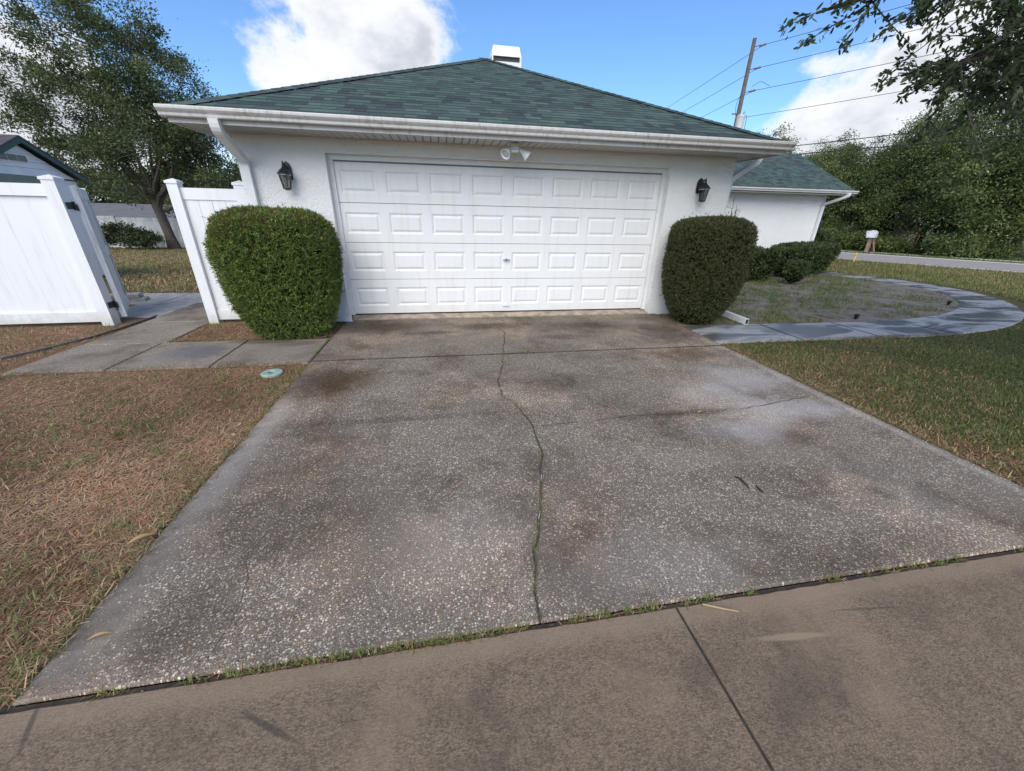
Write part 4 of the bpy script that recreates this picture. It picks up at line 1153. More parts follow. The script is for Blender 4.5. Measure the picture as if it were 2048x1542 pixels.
# ------------------------------------------------------------------ clipped shrubs
def clipped(name, label, cat, c, prof, aspect, nexp, nshoot, per, L, Wd, mat, seed, lean=(0, 0), group=None, core=.90, tintmul=(0, 1), rough_=.03, stem=None, rz=0.0, spread=.75, brown=0.0):
    """prof: (half width, z) from the base to the middle of the top; superellipse plan"""
    rng = np.random.default_rng(seed)
    t = thing(name, label, cat, c, rz, group)
    P = np.array(prof, float)
    # densify
    Q = [P[0]]
    for i in range(len(P) - 1):
        k = 6
        p0, p1, p2, p3 = P[max(i - 1, 0)], P[i], P[i + 1], P[min(i + 2, len(P) - 1)]
        for j in range(1, k + 1):
            s = j / k
            Q.append(.5 * ((2 * p1) + (-p0 + p2) * s + (2 * p0 - 5 * p1 + 4 * p2 - p3) * s * s + (-p0 + 3 * p1 - 3 * p2 + p3) * s ** 3))
    Q = np.array(Q); Q[:, 0] = np.maximum(Q[:, 0], .002)
    seg = np.linalg.norm(np.diff(Q, axis=0), axis=1); area = seg * (Q[1:, 0] + Q[:-1, 0] + .02)
    cum = np.concatenate([[0], np.cumsum(area)]); cum /= cum[-1]
    def surf(w, z, th):
        cc, ss = np.cos(th), np.sin(th)
        e = 2.0 / nexp
        x = np.sign(cc) * np.abs(cc) ** e; y = np.sign(ss) * np.abs(ss) ** e
        H = P[:, 1].max()
        return np.stack([w * x + lean[0] * z / H, w * aspect * y + lean[1] * z / H, z + 0 * x], -1)
    def lump_(p):
        return (np.sin(p[..., 0] * 9 + 1) * np.sin(p[..., 2] * 8 + 2 + seed) + np.sin(p[..., 1] * 11 + p[..., 2] * 6)) * rough_ * .5
    u = rng.random(nshoot)
    idx = np.clip(np.searchsorted(cum, u) - 1, 0, len(Q) - 2)
    fr_ = (u - cum[idx]) / np.maximum(cum[idx + 1] - cum[idx], 1e-9)
    wz = Q[idx] * (1 - fr_[:, None]) + Q[idx + 1] * fr_[:, None]
    tg = np.linspace(0, 2 * np.pi, 4001)
    sg = surf(np.full(4001, 1.0), np.zeros(4001), tg)
    al = np.concatenate([[0], np.cumsum(np.linalg.norm(np.diff(sg, axis=0), axis=1))])
    th = np.interp(rng.random(nshoot) * al[-1], al, tg)
    p = surf(wz[:, 0], wz[:, 1], th)
    e_ = .02
    dth = surf(wz[:, 0], wz[:, 1], th + e_) - p
    q2 = wz + (Q[idx + 1] - Q[idx]) * .5
    dpr = surf(np.maximum(q2[:, 0], .001), q2[:, 1], th) - p
    nrm = unit(np.cross(dth, dpr))
    p = p + nrm * (lump_(p) + rng.normal(size=nshoot) * rough_ * .35 - rng.random(nshoot) ** 2 * .07)[:, None]
    stray = rng.random(nshoot) < .012
    p = p + nrm * (stray * (.015 + .05 * rng.random(nshoot)))[:, None]
    # worn hollows where the shears cut back into old wood
    hol = sstep(.55, .95, np.sin(p[:, 0] * 5.3 + seed * 1.7) * np.sin(p[:, 2] * 6.1 + seed) * np.sin(p[:, 1] * 4.7 + 2 * seed))
    p = p - nrm * (hol * .035)[:, None]
    sd_ = unit(nrm * .75 + np.array([0, 0, .45]) + rng.normal(size=(nshoot, 3)) * .45)
    PB = np.repeat(p, per, 0); SD = np.repeat(sd_, per, 0)
    n = len(PB)
    D = unit(SD * (1 - spread * .5) + rng.normal(size=(n, 3)) * spread)
    base = PB + SD * (rng.random(n)[:, None] * L * 1.1) - SD * L * .5
    LL = L * (.6 + .7 * rng.random(n))
    V = leaf_blocks(base, D, LL, Wd * (.7 + .6 * rng.random(n)), rng)
    V[..., 2] = np.maximum(V[..., 2], .004)
    patch = .5 + .5 * np.sin(p[:, 0] * 4.1 + seed) * np.sin(p[:, 2] * 3.7 + 1.3 * seed) * np.cos(p[:, 1] * 3)
    tint = np.clip(tintmul[0] + tintmul[1] * (.30 * np.repeat(patch, per) + .25 * np.repeat(rng.random(nshoot), per) + .45 * rng.random(n)), 0, 1)
    tint = np.where(np.repeat(rng.random(nshoot) > .995, per), 1.0, np.minimum(tint, .93))
    if brown:
        Hh = P[:, 1].max()
        pb = brown * (sstep(.72, 1.0, p[:, 2] / Hh) * 1.6 + sstep(.1, -.5, p[:, 0]) * .8) * (.4 + 1.2 * patch)
        tint = np.where(np.repeat(rng.random(nshoot) < pb, per), 1.0, tint)
    link('foliage', np_mesh('foliage', V, LEAF_T, MATS[mat], tint), t)
    # woody inside
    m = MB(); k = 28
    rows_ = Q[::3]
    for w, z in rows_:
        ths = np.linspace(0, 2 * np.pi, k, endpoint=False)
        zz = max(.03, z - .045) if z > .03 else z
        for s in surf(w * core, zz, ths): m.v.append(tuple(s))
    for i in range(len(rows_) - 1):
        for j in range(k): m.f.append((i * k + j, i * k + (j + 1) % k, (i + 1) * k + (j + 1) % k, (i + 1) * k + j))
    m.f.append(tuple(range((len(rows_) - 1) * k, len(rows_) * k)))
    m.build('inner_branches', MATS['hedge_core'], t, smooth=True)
    if stem:
        MB().tube([(0, 0, -.05), (.01, 0, stem * .5), (0, .01, stem)], .035, 7).build('stem', MATS['bark'], t)
    return t

clipped('clipped_shrub', 'bright green clipped shrub with rounded square top left of garage door', 'shrub', (-3.075, -.76, -.02),
        [(.27, 0), (.40, .05), (.52, .24), (.615, .52), (.665, .86), (.675, 1.15), (.645, 1.35), (.54, 1.48), (.36, 1.54), (.14, 1.56), (0, 1.565)], .86, 2.8, 15000, 8, .044, .0075, 'leaf_yew', 3, lean=(.0, 0), rough_=.016, tintmul=(-.08, 1.1), core=.86, brown=.14)
clipped('clipped_shrub', 'dark brownish clipped shrub with flat top right of garage door', 'shrub', (2.99, -.74, -.02),
        [(.17, 0), (.29, .06), (.42, .24), (.525, .52), (.57, .82), (.575, 1.12), (.565, 1.36), (.50, 1.50), (.33, 1.565), (.14, 1.58), (0, 1.585)], .88, 2.7, 15000, 8, .028, .007, 'leaf_yew_dark', 5, rough_=.012, tintmul=(-.02, 1.0), core=.88)
clipped('hedge', 'flat topped green hedge against the wing wall below the downspout', 'hedge', (10.0, 4.35, -.02),
        [(.9, .0), (1.25, .12), (1.55, .4), (1.75, .68), (1.72, .80), (1.5, .86), (.8, .88), (0, .885)], .26, 4.0, 4200, 8, .05, .026, 'leaf_box', 8, rough_=.05, rz=.42)
clipped('hedge', 'shorter dark hedge piece half hidden behind the brownish clipped shrub', 'hedge', (7.35, 3.45, -.02),
        [(.55, 0), (.66, .15), (.74, .45), (.76, .66), (.7, .76), (.45, .80), (0, .81)], .5, 3.5, 2600, 8, .05, .026, 'leaf_box', 9, rough_=.07, rz=.1)
clipped('round_shrub', 'small round green shrub on a short stem in front of the hedge', 'shrub', (8.15, 2.7, -.02),
        [(.05, .10), (.18, .16), (.27, .32), (.27, .46), (.2, .57), (.08, .61), (0, .615)], 1.0, 2.0, 900, 8, .04, .02, 'leaf_box', 10, rough_=.03, stem=.2, tintmul=(.15, .9))
clipped('round_shrub', 'rounded clipped shrub beyond the corner of the house wing', 'shrub', (14.6, 8.6, -.02),
        [(.35, 0), (.55, .2), (.65, .6), (.6, .95), (.4, 1.12), (0, 1.18)], 1.0, 2.4, 900, 8, .07, .035, 'leaf_box', 12, rough_=.05, tintmul=(.15, .9))

# bare twiggy shrub behind the corner of the garage
tw = thing('twiggy_shrub', 'thin bare twigs standing behind the brownish clipped shrub', 'shrub', (4.25, .55, -.02))
m = MB(); rt = random.Random(5); tips = []
for k in range(6):
    a = rt.uniform(-.25, .25); c_ = rt.uniform(-.2, .2); hgt = rt.uniform(1.55, 2.05)
    pts = [(a * .3 * s + rt.uniform(-.02, .02) + a * .5, c_ * s, hgt * s) for s in (0, .25, .5, .75, 1)]
    m.tube(pts, [.011, .009, .008, .006, .003], 5)
    for j in range(9):
        s = rt.uniform(.55, 1); q = Vector(pts[-1]) * s + Vector((a * .5 * (1 - s), 0, 0))
        e_ = q + Vector((rt.uniform(-.12, .12), rt.uniform(-.1, .1), rt.uniform(.02, .16)))
        m.tube([q, e_], [.004, .002], 4); tips.append(e_)
m.build('stems', MATS['twig'], tw)
rng = np.random.default_rng(31)
TP = np.repeat(np.array([tuple(q) for q in tips]), 3, 0) + rng.normal(size=(len(tips) * 3, 3)) * .02
link('foliage', np_mesh('foliage', leaf_blocks(TP, rng.normal(size=TP.shape), .028, .016, rng), LEAF_T, MATS['grass_straw'], .5 + .4 * rng.random(len(TP))), tw)

# ------------------------------------------------------------------ trees
def tree_meshes(seed, lobes, fork, trunk_r, nclump, per, csize, L, Wd, leaf, nlimb=9, bark='bark', flat=.6, tlo=0.0, trunk_lean=(0, 0), droop=0.0, hollow=.35):
    rng = np.random.default_rng(seed); rr = random.Random(seed)
    lob = np.array(lobes, float)
    vol = lob[:, 3] * lob[:, 4] * lob[:, 5]; pick = rng.choice(len(lob), nclump, p=vol / vol.sum())
    dirs = unit(rng.normal(size=(nclump, 3)))
    rad = hollow + (1 - hollow) * rng.random(nclump) ** .6
    C = lob[pick, :3] + dirs * rad[:, None] * lob[pick, 3:]
    C[:, 2] = np.maximum(C[:, 2], tlo)
    m = MB()
    fk = Vector((trunk_lean[0], trunk_lean[1], fork))
    m.tube([(0, 0, -.3), (0, 0, .05), (trunk_lean[0] * .2, trunk_lean[1] * .2, fork * .3), (trunk_lean[0] * .6, trunk_lean[1] * .6, fork * .7), fk], [trunk_r * 1.7, trunk_r * 1.35, trunk_r, trunk_r * .92, trunk_r * .85], 10)
    # limbs to spread-out clumps
    chosen = [int(np.argmax(C[:, 2]))]
    dmin = np.linalg.norm(C - C[chosen[0]], axis=1)
    while len(chosen) < nlimb:
        k = int(np.argmax(dmin)); chosen.append(k); dmin = np.minimum(dmin, np.linalg.norm(C - C[k], axis=1))
    pts_all = []
    for k in chosen:
        e_ = Vector(C[k]); st = fk + Vector((0, 0, rr.uniform(-.25, .1) * fork))
        mid = st.lerp(e_, .45) + Vector((rr.uniform(-.3, .3), rr.uniform(-.3, .3), .25 * abs(e_.z - st.z) * .4 + .3))
        path_ = []
        for j in range(9):
            s = j / 8
            q = st * (1 - s) ** 2 + mid * 2 * s * (1 - s) + e_ * s * s
            if 0 < j < 8: q = q + Vector((rr.uniform(-1, 1), rr.uniform(-1, 1), rr.uniform(-1, 1))) * .12
            path_.append(q)
        r0_ = trunk_r * rr.uniform(.4, .6)
        m.tube(path_, [max(.012, r0_ * (1 - .93 * j / 8)) for j in range(9)], 6, cap=False)
        pts_all += [(q, max(.012, r0_ * (1 - .93 * j / 8))) for j, q in enumerate(path_)][1:]
    A = np.array([tuple(q) for q, _ in pts_all])
    for k in range(nclump):
        dd = np.linalg.norm(A - C[k], axis=1) + np.maximum(0, A[:, 2] - C[k, 2]) * 1.5
        j = int(np.argmin(dd)); q0 = Vector(A[j]); q1 = Vector(C[k])
        if (q1 - q0).length < .05: continue
        mid = q0.lerp(q1, .5) + Vector((rr.uniform(-.1, .1), rr.uniform(-.1, .1), rr.uniform(0, .2)))
        r0_ = min(pts_all[j][1] * .6, .05)
        m.tube([q0, mid, q1], [r0_, r0_ * .6, .008], 4, cap=False)
    trunk = m.mesh('trunk', MATS[bark], True)
    n = nclump * per
    cs = csize * (.6 + .8 * rng.random(nclump))
    cr = np.repeat(np.arange(nclump), per)
    offs = rng.normal(size=(n, 3)) * .55
    offs *= (cs[cr])[:, None] * np.array([1, 1, flat])
    offs[:, 2] -= droop * np.linalg.norm(offs[:, :2], axis=1)
    Pp = C[cr] + offs
    Pp[:, 2] = np.maximum(Pp[:, 2], tlo)
    D = unit(offs) * .6 + rng.normal(size=(n, 3)) * .7 + np.array([0, 0, .15])
    V = leaf_blocks(Pp, D, L * (.6 + .8 * rng.random(n)), Wd * (.7 + .6 * rng.random(n)), rng)
    tint = np.clip(.45 * rng.random(nclump)[cr] + .55 * rng.random(n), 0, 1)
    crown = np_mesh('crown', V, LEAF_T, MATS[leaf], tint)
    return trunk, crown

def place_tree(name, label, meshes, loc, s=1.0, rz=0.0, group=None, cat='tree', sz=None):
    t = thing(name, label, cat, loc, rz, group)
    t.scale = (s, s, sz or s)
    link('trunk', meshes[0], t); link('crown', meshes[1], t)
    return t

oak = tree_meshes(21, [(-.4, 0, 9.0, 3.5, 3.4, 3.2), (-3.2, 0, 7.0, 2.5, 2.8, 2.6), (2.0, 0, 7.4, 2.6, 3, 2.5), (.8, -1, 4.6, 3.5, 3, 2.0), (3.3, 0, 4.6, 1.9, 2.4, 2.3), (-2.8, 0, 4.4, 2.4, 2.8, 1.8)],
                  2.6, .25, 300, 270, .56, .145, .065, 'leaf_oak', nlimb=16, flat=.75, tlo=2.0, trunk_lean=(-.25, 0))
place_tree('oak_tree', 'spreading oak with open grey green crown in the back yard', oak, (-17.3, 21.6, -.79))
bb = tree_meshes(22, [(0, 0, .8, 1.5, .9, .55), (-.8, 0, .95, .7, .7, .5), (1.2, 0, .5, .7, .7, .35)], .35, .06, 60, 130, .30, .12, .06, 'leaf_overhang', nlimb=6, tlo=.05)
place_tree('garden_bush', 'loose dark green bush at the foot of the back yard fence', bb, (-19.0, 20.6, -.76), cat='bush')
bh = tree_meshes(23, [(0, 0, 4, 4, 3, 2.6), (3, 0, 3.4, 3, 2.4, 2), (-3, 0, 3.6, 3, 2.4, 2.2)], 1.8, .22, 110, 110, .8, .26, .12, 'leaf_oak', nlimb=8, tlo=.6)
for k, (x_, y_, s_) in enumerate(((-15.5, 30.0, 1.0), (-22.0, 40.0, 1.15), (-30.0, 44.0, 1.2), (-38.0, 44.0, 1.2), (-46.0, 42.0, 1.2))):
    place_tree('background_tree', 'broad dark tree beyond the back yard fence', bh, (x_, y_, -2.0), s_, k * 1.3, 'trees beyond the back yard')

# woodland edge across the road
protos = [
    tree_meshes(41, [(0, 0, 5.6, 2.4, 2.4, 2.2), (-1.4, .4, 3.8, 2.0, 2.0, 1.8), (1.5, -.3, 4.0, 2.0, 2.0, 1.9), (0, -.8, 2.2, 2.4, 1.8, 1.5)], 1.6, .18, 190, 170, .60, .135, .06, 'leaf_wood', nlimb=9, tlo=.25, droop=.25),
    tree_meshes(42, [(0, 0, 6.2, 1.9, 1.9, 2.0), (-.9, 0, 4.4, 1.9, 1.8, 1.6), (1.2, .2, 4.6, 1.8, 1.8, 1.6), (.2, -.6, 2.6, 2.0, 1.8, 1.8)], 1.9, .16, 170, 170, .55, .125, .055, 'leaf_wood', nlimb=9, tlo=.25, droop=.15),
    tree_meshes(43, [(0, 0, 4.8, 2.7, 2.5, 1.8), (-1.8, 0, 3.6, 1.8, 1.8, 1.5), (1.8, 0, 3.4, 1.9, 1.8, 1.6), (0, -.5, 1.9, 2.6, 2.0, 1.4)], 1.3, .2, 190, 170, .62, .14, .062, 'leaf_wood', nlimb=9, tlo=.2, droop=.35),
]
rw = random.Random(77)
def rp(s, o): return r0 + rd * s + rn * o
LBL = 'dense evergreen tree in the dark woodland edge across the road'
for k in range(13):
    s = -27 + k * 2.55 + rw.uniform(-.5, .5)
    o = 9.6 + rw.uniform(-.5, .8)
    q = rp(s, o)
    sc = (.34 + .058 * k) * rw.uniform(.92, 1.1)
    place_tree('woodland_tree', LBL, protos[k % 3], (q.x, q.y, 0), sc, rw.uniform(0, 6.28), 'trees of the woodland edge')
for k in range(10):
    s = -28 + k * 3.5 + rw.uniform(-.6, .6)
    q = rp(s, 13.2 + rw.uniform(-.6, 1.4))
    sc = (.36 + .082 * k) * rw.uniform(.92, 1.08)
    place_tree('woodland_tree', LBL, protos[(k + 1) % 3], (q.x, q.y, 0), sc, rw.uniform(0, 6.28), 'trees of the woodland edge')
for k in range(7):
    q = rp(-28 + k * 5, 17.5 + rw.uniform(-.6, 1.4))
    place_tree('woodland_tree', LBL, protos[(k + 2) % 3], (q.x, q.y, 0), (.42 + .115 * k), rw.uniform(0, 6.28), 'trees of the woodland edge')
place_tree('lone_tree', 'feathery tree top showing above the wing roof', protos[1], (23.2, 22.4, 0), .93, .5)
und = tree_meshes(44, [(0, 0, .5, 1.3, 1.0, .5), (-.8, 0, .35, .8, .8, .35), (.9, 0, .4, .8, .7, .4)], .2, .04, 60, 80, .32, .13, .06, 'leaf_wood', nlimb=5, tlo=.02)
for k in range(15):
    q = rp(-22 + k * 1.75 + rw.uniform(-.4, .4), 8.1 + rw.uniform(-.3, .5))
    place_tree('undergrowth_bush', 'low green bush along the foot of the woodland edge', und, (q.x, q.y, 0), rw.uniform(.7, 1.25), rw.uniform(0, 6.28), 'bushes at the foot of the woodland', 'bush')

# oak whose limbs reach in from the upper right ------------------------------------------
rng = np.random.default_rng(61); ro = random.Random(61)
ov = thing('overhanging_oak', 'oak with leafy twigs hanging in from the upper right', 'tree', (6.6, -5.4, 0))
B = Vector((6.6, -5.4, 0))
m = MB()
m.tube([(0, 0, -.3), (0, 0, .1), (-.05, 0, 1.2), (-.1, .05, 2.4), (-.2, .1, 3.0)], [.38, .30, .24, .22, .2], 12)
limbs = [
    [(-.15, .1, 2.6), (-1.0, .6, 3.1), (-2.2, 1.2, 3.25), (-3.4, 1.9, 3.3), (-4.6, 2.6, 3.05)],
    [(-.15, .1, 2.5), (-1.0, .9, 2.75), (-2.0, 1.5, 2.85), (-3.0, 1.9, 2.8), (-4.0, 2.25, 2.6)],
    [(-.1, .1, 2.4), (-.6, 1.0, 2.7), (-1.2, 1.8, 2.8), (-2.2, 2.3, 2.75), (-3.0, 2.4, 2.55)],
    [(-.2, .1, 3.0), (-.4, .5, 4.2), (-1.0, 1.2, 5.4), (-1.6, 1.8, 6.4)],
    [(-.2, .1, 2.9), (.8, .6, 4.0), (1.8, 1.4, 5.0), (2.6, 2.2, 5.6)],
    [(-.2, .1, 2.9), (.6, -.8, 4.0), (1.2, -1.6, 5.2), (1.6, -2.2, 6.0)],
    [(-.2, .1, 2.9), (-1.0, -.8, 4.2), (-2.0, -1.6, 5.2), (-3.0, -2.0, 5.8)],
    [(-.2, .1, 2.9), (-1.4, .8, 3.9), (-2.8, 1.6, 4.5), (-3.8, 2.2, 4.7)],
]
for lb in limbs:
    rb_ = .035 if lb[-1][2] < 3.5 else .11
    m.tube(lb, [rb_ * (1 - .85 * i / (len(lb) - 1)) + .005 for i in range(len(lb))], 7, cap=False)
twigs = []
def twig(a, e_, sag=.05, nleaf=20):
    a = Vector(a); e_ = Vector(e_)
    mid = a.lerp(e_, .5) + Vector((ro.uniform(-.06, .06), ro.uniform(-.06, .06), ro.uniform(-.02, .08)))
    pts = [a * (1 - s) ** 2 + mid * 2 * s * (1 - s) + e_ * s * s for s in (0, .25, .5, .75, 1)]
    m.tube(pts, [.008, .006, .005, .004, .002], 4, cap=False)
    for j in range(nleaf):
        s = 1 - ro.random() ** 1.4 * .85
        q = a * (1 - s) ** 2 + mid * 2 * s * (1 - s) + e_ * s * s
        tdir = (e_ - a).normalized()
        twigs.append((tuple(q), tuple(tdir)))
# the twig tips that show against the sky, in world space
tips = [(1.80, -2.72, 2.97), (1.95, -2.80, 2.86), (2.05, -2.95, 3.05), (2.15, -3.0, 2.80), (2.30, -3.1, 2.83), (2.42, -3.22, 2.93), (2.2, -2.9, 3.12), (2.52, -3.3, 2.76), (2.62, -3.42, 2.86), (2.72, -3.5, 2.92), (2.5, -3.25, 3.08), (2.8, -3.6, 2.74), (2.35, -3.0, 3.2),
        (2.46, -3.10, 2.56), (2.58, -3.22, 2.60), (2.66, -3.32, 2.55), (2.74, -3.42, 2.47), (2.82, -3.5, 2.58), (2.74, -3.38, 2.38), (2.90, -3.62, 2.45), (2.98, -3.72, 2.33), (2.95, -3.7, 2.56)]
for k, tp in enumerate(tips):
    e_ = Vector(tp) - B
    lb = limbs[0] if tp[2] > 2.7 else limbs[1]
    # start from the closest limb point to the right of the tip
    best = min((Vector(lb[i]).lerp(Vector(lb[i + 1]), f) for i in range(len(lb) - 1) for f in (0, .33, .66)), key=lambda q: (q - e_).length + (3 if q.x < e_.x + .12 else 0))
    far_ = e_ + (best - e_).normalized() * min(.75, (best - e_).length)
    twig(far_, e_, nleaf=60)
    m.tube([best, far_], [.012, .008], 4, cap=False)
# dense mass near the limbs and through the crown
for lb in limbs:
    dense = 200 if lb[-1][2] < 3.5 else 40
    for j in range(dense):
        i = ro.randrange(len(lb) - 1); f = ro.random()
        if i == 0 and f < .5: continue
        q = Vector(lb[i]).lerp(Vector(lb[i + 1]), f)
        e_ = q + Vector((ro.gauss(0, .45), ro.gauss(0, .45), ro.gauss(.12, .30)))
        if (e_ + B).x < 2.75 and lb[-1][2] < 3.5: continue
        twig(q, e_, nleaf=60)
TQ = np.array([a for a, _ in twigs]); TD = np.array([b_ for _, b_ in twigs])
n = len(TQ)
D = TD * .5 + rng.normal(size=(n, 3)) * .55 + np.array([0, 0, -.25])
V1 = oval_blocks(TQ + rng.normal(size=(n, 3)) * .022, D, .040 + .026 * rng.random(n), .015 + .008 * rng.random(n), rng)
m.build('trunk', MATS['twig'], ov, smooth=True)
link('twig_foliage', np_mesh('twig_foliage', V1, OVAL_T, MATS['leaf_overhang'], rng.random(n)), ov)
# upper crown, above the picture, that shades the lawn
nc = 150; per = 110
lob = np.array([(-.6, .4, 5.6, 3.4, 3.0, 1.8), (1.8, 1.4, 5.2, 2.6, 2.4, 1.6), (1.0, -1.6, 5.4, 2.6, 2.2, 1.6), (3.4, 2.6, 4.2, 2.2, 2.4, 1.6)])
pk = rng.choice(4, nc, p=(.4, .2, .2, .2))
Cc = lob[pk, :3] + unit(rng.normal(size=(nc, 3))) * (rng.random(nc) ** .5)[:, None] * lob[pk, 3:]
cr = np.repeat(np.arange(nc), per)
of = rng.normal(size=(nc * per, 3)) * np.array([.32, .32, .22])
V2 = leaf_blocks(Cc[cr] + of, of + rng.normal(size=of.shape) * .4, .10, .04, rng)
link('crown', np_mesh('crown', V2, LEAF_T, MATS['leaf_overhang'], rng.random(nc * per)), ov)

# ------------------------------------------------------------------ utility pole and wires
PB_ = Vector((17.95, 20.0, 0))
up_ = thing('utility_pole', 'tall wooden utility pole with transformer behind the garage roof', 'utility pole', PB_)
MB().tube([(0, 0, -.5), (0, 0, 4), (0, 0, 8), (0, 0, 11.4)], [.15, .14, .125, .105], 12).build('pole', MATS['pole_wood'], up_, smooth=True)
att = [(.62, -.05, 11.12), (.62, -.05, 10.02), (.62, -.05, 8.88)]
for q in att:
    q = Vector(q)
    br = MB().tube([(.10, 0, q.z - .12), (.35, -.02, q.z - .04), (.52, -.04, q.z)], .025, 6).build('bracket', MATS['insulator'], up_)
    MB().lathe([(.035, -.22), (.06, -.18), (.04, -.14), (.065, -.09), (.04, -.04), (.065, .02), (.04, .07), (.06, .12), (.03, .16)], q, 10, (.85, -.2, .25)).build('insulator', MATS['insulator'], br)
tf = MB().lathe([(.20, 6.65), (.24, 6.67), (.24, 7.4), (.25, 7.42), (.25, 7.5), (.12, 7.56)], (-.05, -.38, 0), 16).build('transformer', MATS['transformer'], up_, smooth=True)
for s in (-1, 1): MB().tube([(-.05 + s * .14, -.38, 7.52), (-.05 + s * .16, -.38, 7.72)], .03, 6).build('bushing', MATS['insulator'], tf)
MB().tube([(-.30, -.2, 7.5), (-.42, -.2, 7.8), (-.36, -.1, 8.2), (-.1, 0, 8.7)], .012, 5).build('jumper_wire', MATS['wire_black'], up_)
MB().tube([(.15, -.3, 7.6), (.42, -.3, 7.5), (.44, -.3, 6.8)], .014, 5).build('jumper_wire', MATS['wire_black'], up_)
MB().tube([(.5, -.05, 9.1), (.9, -.2, 9.35), (1.4, -.5, 9.05)], .012, 5).build('jumper_wire', MATS['wire_black'], up_)
MB().box(-.5, -.1, -.06, -.02, 7.6, 7.66).build('cutout_arm', MATS['insulator'], up_)
dR = Vector((math.sin(math.radians(30)), -math.cos(math.radians(30)), 0)); dL = Vector((.09, 1, 0)).normalized()
def wire(a, c, sag, r, label, n=24):
    a, c = Vector(a), Vector(c)
    pts = []
    for i in range(n + 1):
        s = i / n; q = a.lerp(c, s); q.z -= sag * 4 * s * (1 - s); pts.append(q)
    tag(MB().tube(pts, r, 5, cap=False).build('overhead_wire', MATS['wire_black']), label, 'wire', 'overhead lines')
lev = ['top', 'second', 'third']
for k, q in enumerate(att):
    p0 = PB_ + Vector(q)
    wire(p0, p0 + dR * 45 + Vector((0, 0, 1.4)), .35, .013, '%s power line running forward from the utility pole' % lev[k])
    wire(p0, p0 + dL * 60 + Vector((0, 0, -.6)), .5, .013, '%s power line running back from the utility pole' % lev[k])
p0 = PB_ + Vector((.18, 0, 7.45)); wire(p0, p0 + dR * 45 + Vector((0, 0, 1.6)), .35, .012, 'fourth thinner line below the three power lines')
p0 = PB_ + Vector((.16, 0, 5.55)); wire(p0, p0 + dR * 45 + Vector((0, 0, 1.6)), .30, .022, 'upper of two thick cables above the woodland')
p0 = PB_ + Vector((.16, 0, 5.15)); wire(p0, p0 + dR * 45 + Vector((0, 0, 1.0)), .30, .026, 'lower of two thick cables above the woodland')

# ------------------------------------------------------------------ things along the road
mbx = thing('mailbox', 'white mailbox with small roof on brown posts across the road', 'mailbox', (22.2, 12.4, 0), math.atan2(rd.y, rd.x))
for y in (-.22, .22): MB().box(-.06, .06, y - .06, y + .06, -.1, .78).build('post', MATS['mail_post'], mbx)
MB().tube([(.3, .22, .05), (.08, .22, .7)], .045, 6).build('brace', MATS['mail_post'], mbx)
prof = [(-.19, 0), (.19, 0), (.19, .20)] + [(.19 * math.cos(a), .20 + .17 * math.sin(a)) for a in (.5, 1.0, 1.57, 2.14, 2.64)] + [(-.19, .20)]
bd = MB().extrude(prof, -.40, .40, lambda p, t: (p[0], t, .78 + p[1])).build('box', MATS['mail_white'], mbx)
MB().box(-.235, -.195, -.36, .05, .92, 1.12).build('newspaper_slot', MATS['mail_white'], mbx)
MB().box(-.212, -.194, .1, .3, .98, 1.06).build('flag', MATS['mail_red'], mbx)
mk = thing('utility_marker', 'small yellow marker standing at the near road edge', 'marker', (16.3, 8.0, 0), .6)
MB().box(-.09, .09, -.02, .02, 0, .26).build('post', MATS['marker_yellow'], mk)
MB().box(-.14, .05, -.024, .024, .2605, .36).build('cap', MATS['marker_yellow'], mk)
st_ = thing('survey_stake', 'thin orange survey stake at the edge of the woods', 'stake', (25.6, 12.6, 0), .3)
MB().tube([(-.1, 0, -.05), (.12, 0, .95)], .035, 6).build('stake', MATS['stake_orange'], st_)
MB().add([(.1, .03, .95), (.24, .03, 1.3), (.16, .05, 1.28), (.03, .05, .8)], [(0, 1, 2, 3)]).build('ribbon', MATS['flag_red'], st_)

# ------------------------------------------------------------------ small things in the yard
for x, y, lab in ((6.07, -.85, 'small black path light stub near the straight stretch of path'), (9.4, .02, 'small black path light stub inside the bend of the path')):
    pl_ = thing('path_light', lab, 'path light', (x, y, -.02), .3)
    MB().tube([(0, 0, -.05), (0, 0, .04)], .012, 6).build('stake', MATS['black_plastic'], pl_)
    MB().add([(-.03, -.02, .02), (.03, -.02, .02), (.03, .02, .02), (-.03, .02, .02), (-.04, -.03, .095), (.04, -.03, .095), (.04, .02, .10), (-.04, .02, .10)],
             [(3, 2, 1, 0), (4, 5, 6, 7), (0, 1, 5, 4), (1, 2, 6, 5), (2, 3, 7, 6), (3, 0, 4, 7)]).build('lamp_head', MATS['black_plastic'], pl_)
vc = thing('valve_cover', 'round pale green irrigation valve lid in the dry grass', 'valve cover', (-2.83, -2.29, -.02), .4)
MB().lathe([(.098, -.03), (.102, .022), (.094, .030), (.040, .030), (.034, .024), (.034, .010)], (0, 0, 0), 28).build('lid', MATS['valve_green'], vc)
MB().lathe([(.0335, .0105), (.02, .0115), (.002, .0118)], (0, 0, 0), 16).build('lift_hole', MATS['soil_dark'], vc)
dr = thing('drain_outlet', 'black drain outlet beside the driveway under the bright green shrub', 'drain', (-2.66, -1.02, -.015), .2)
MB().lathe([(.075, -.03), (.075, .012), (.066, .016), (.058, .014), (.055, -.005)], (0, 0, 0), 20).build('ring', MATS['black_plastic'], dr)
MB().lathe([(.054, -.0045), (.03, -.003), (.002, -.003)], (0, 0, 0), 16).build('cup', MATS['dark_gap'], dr)
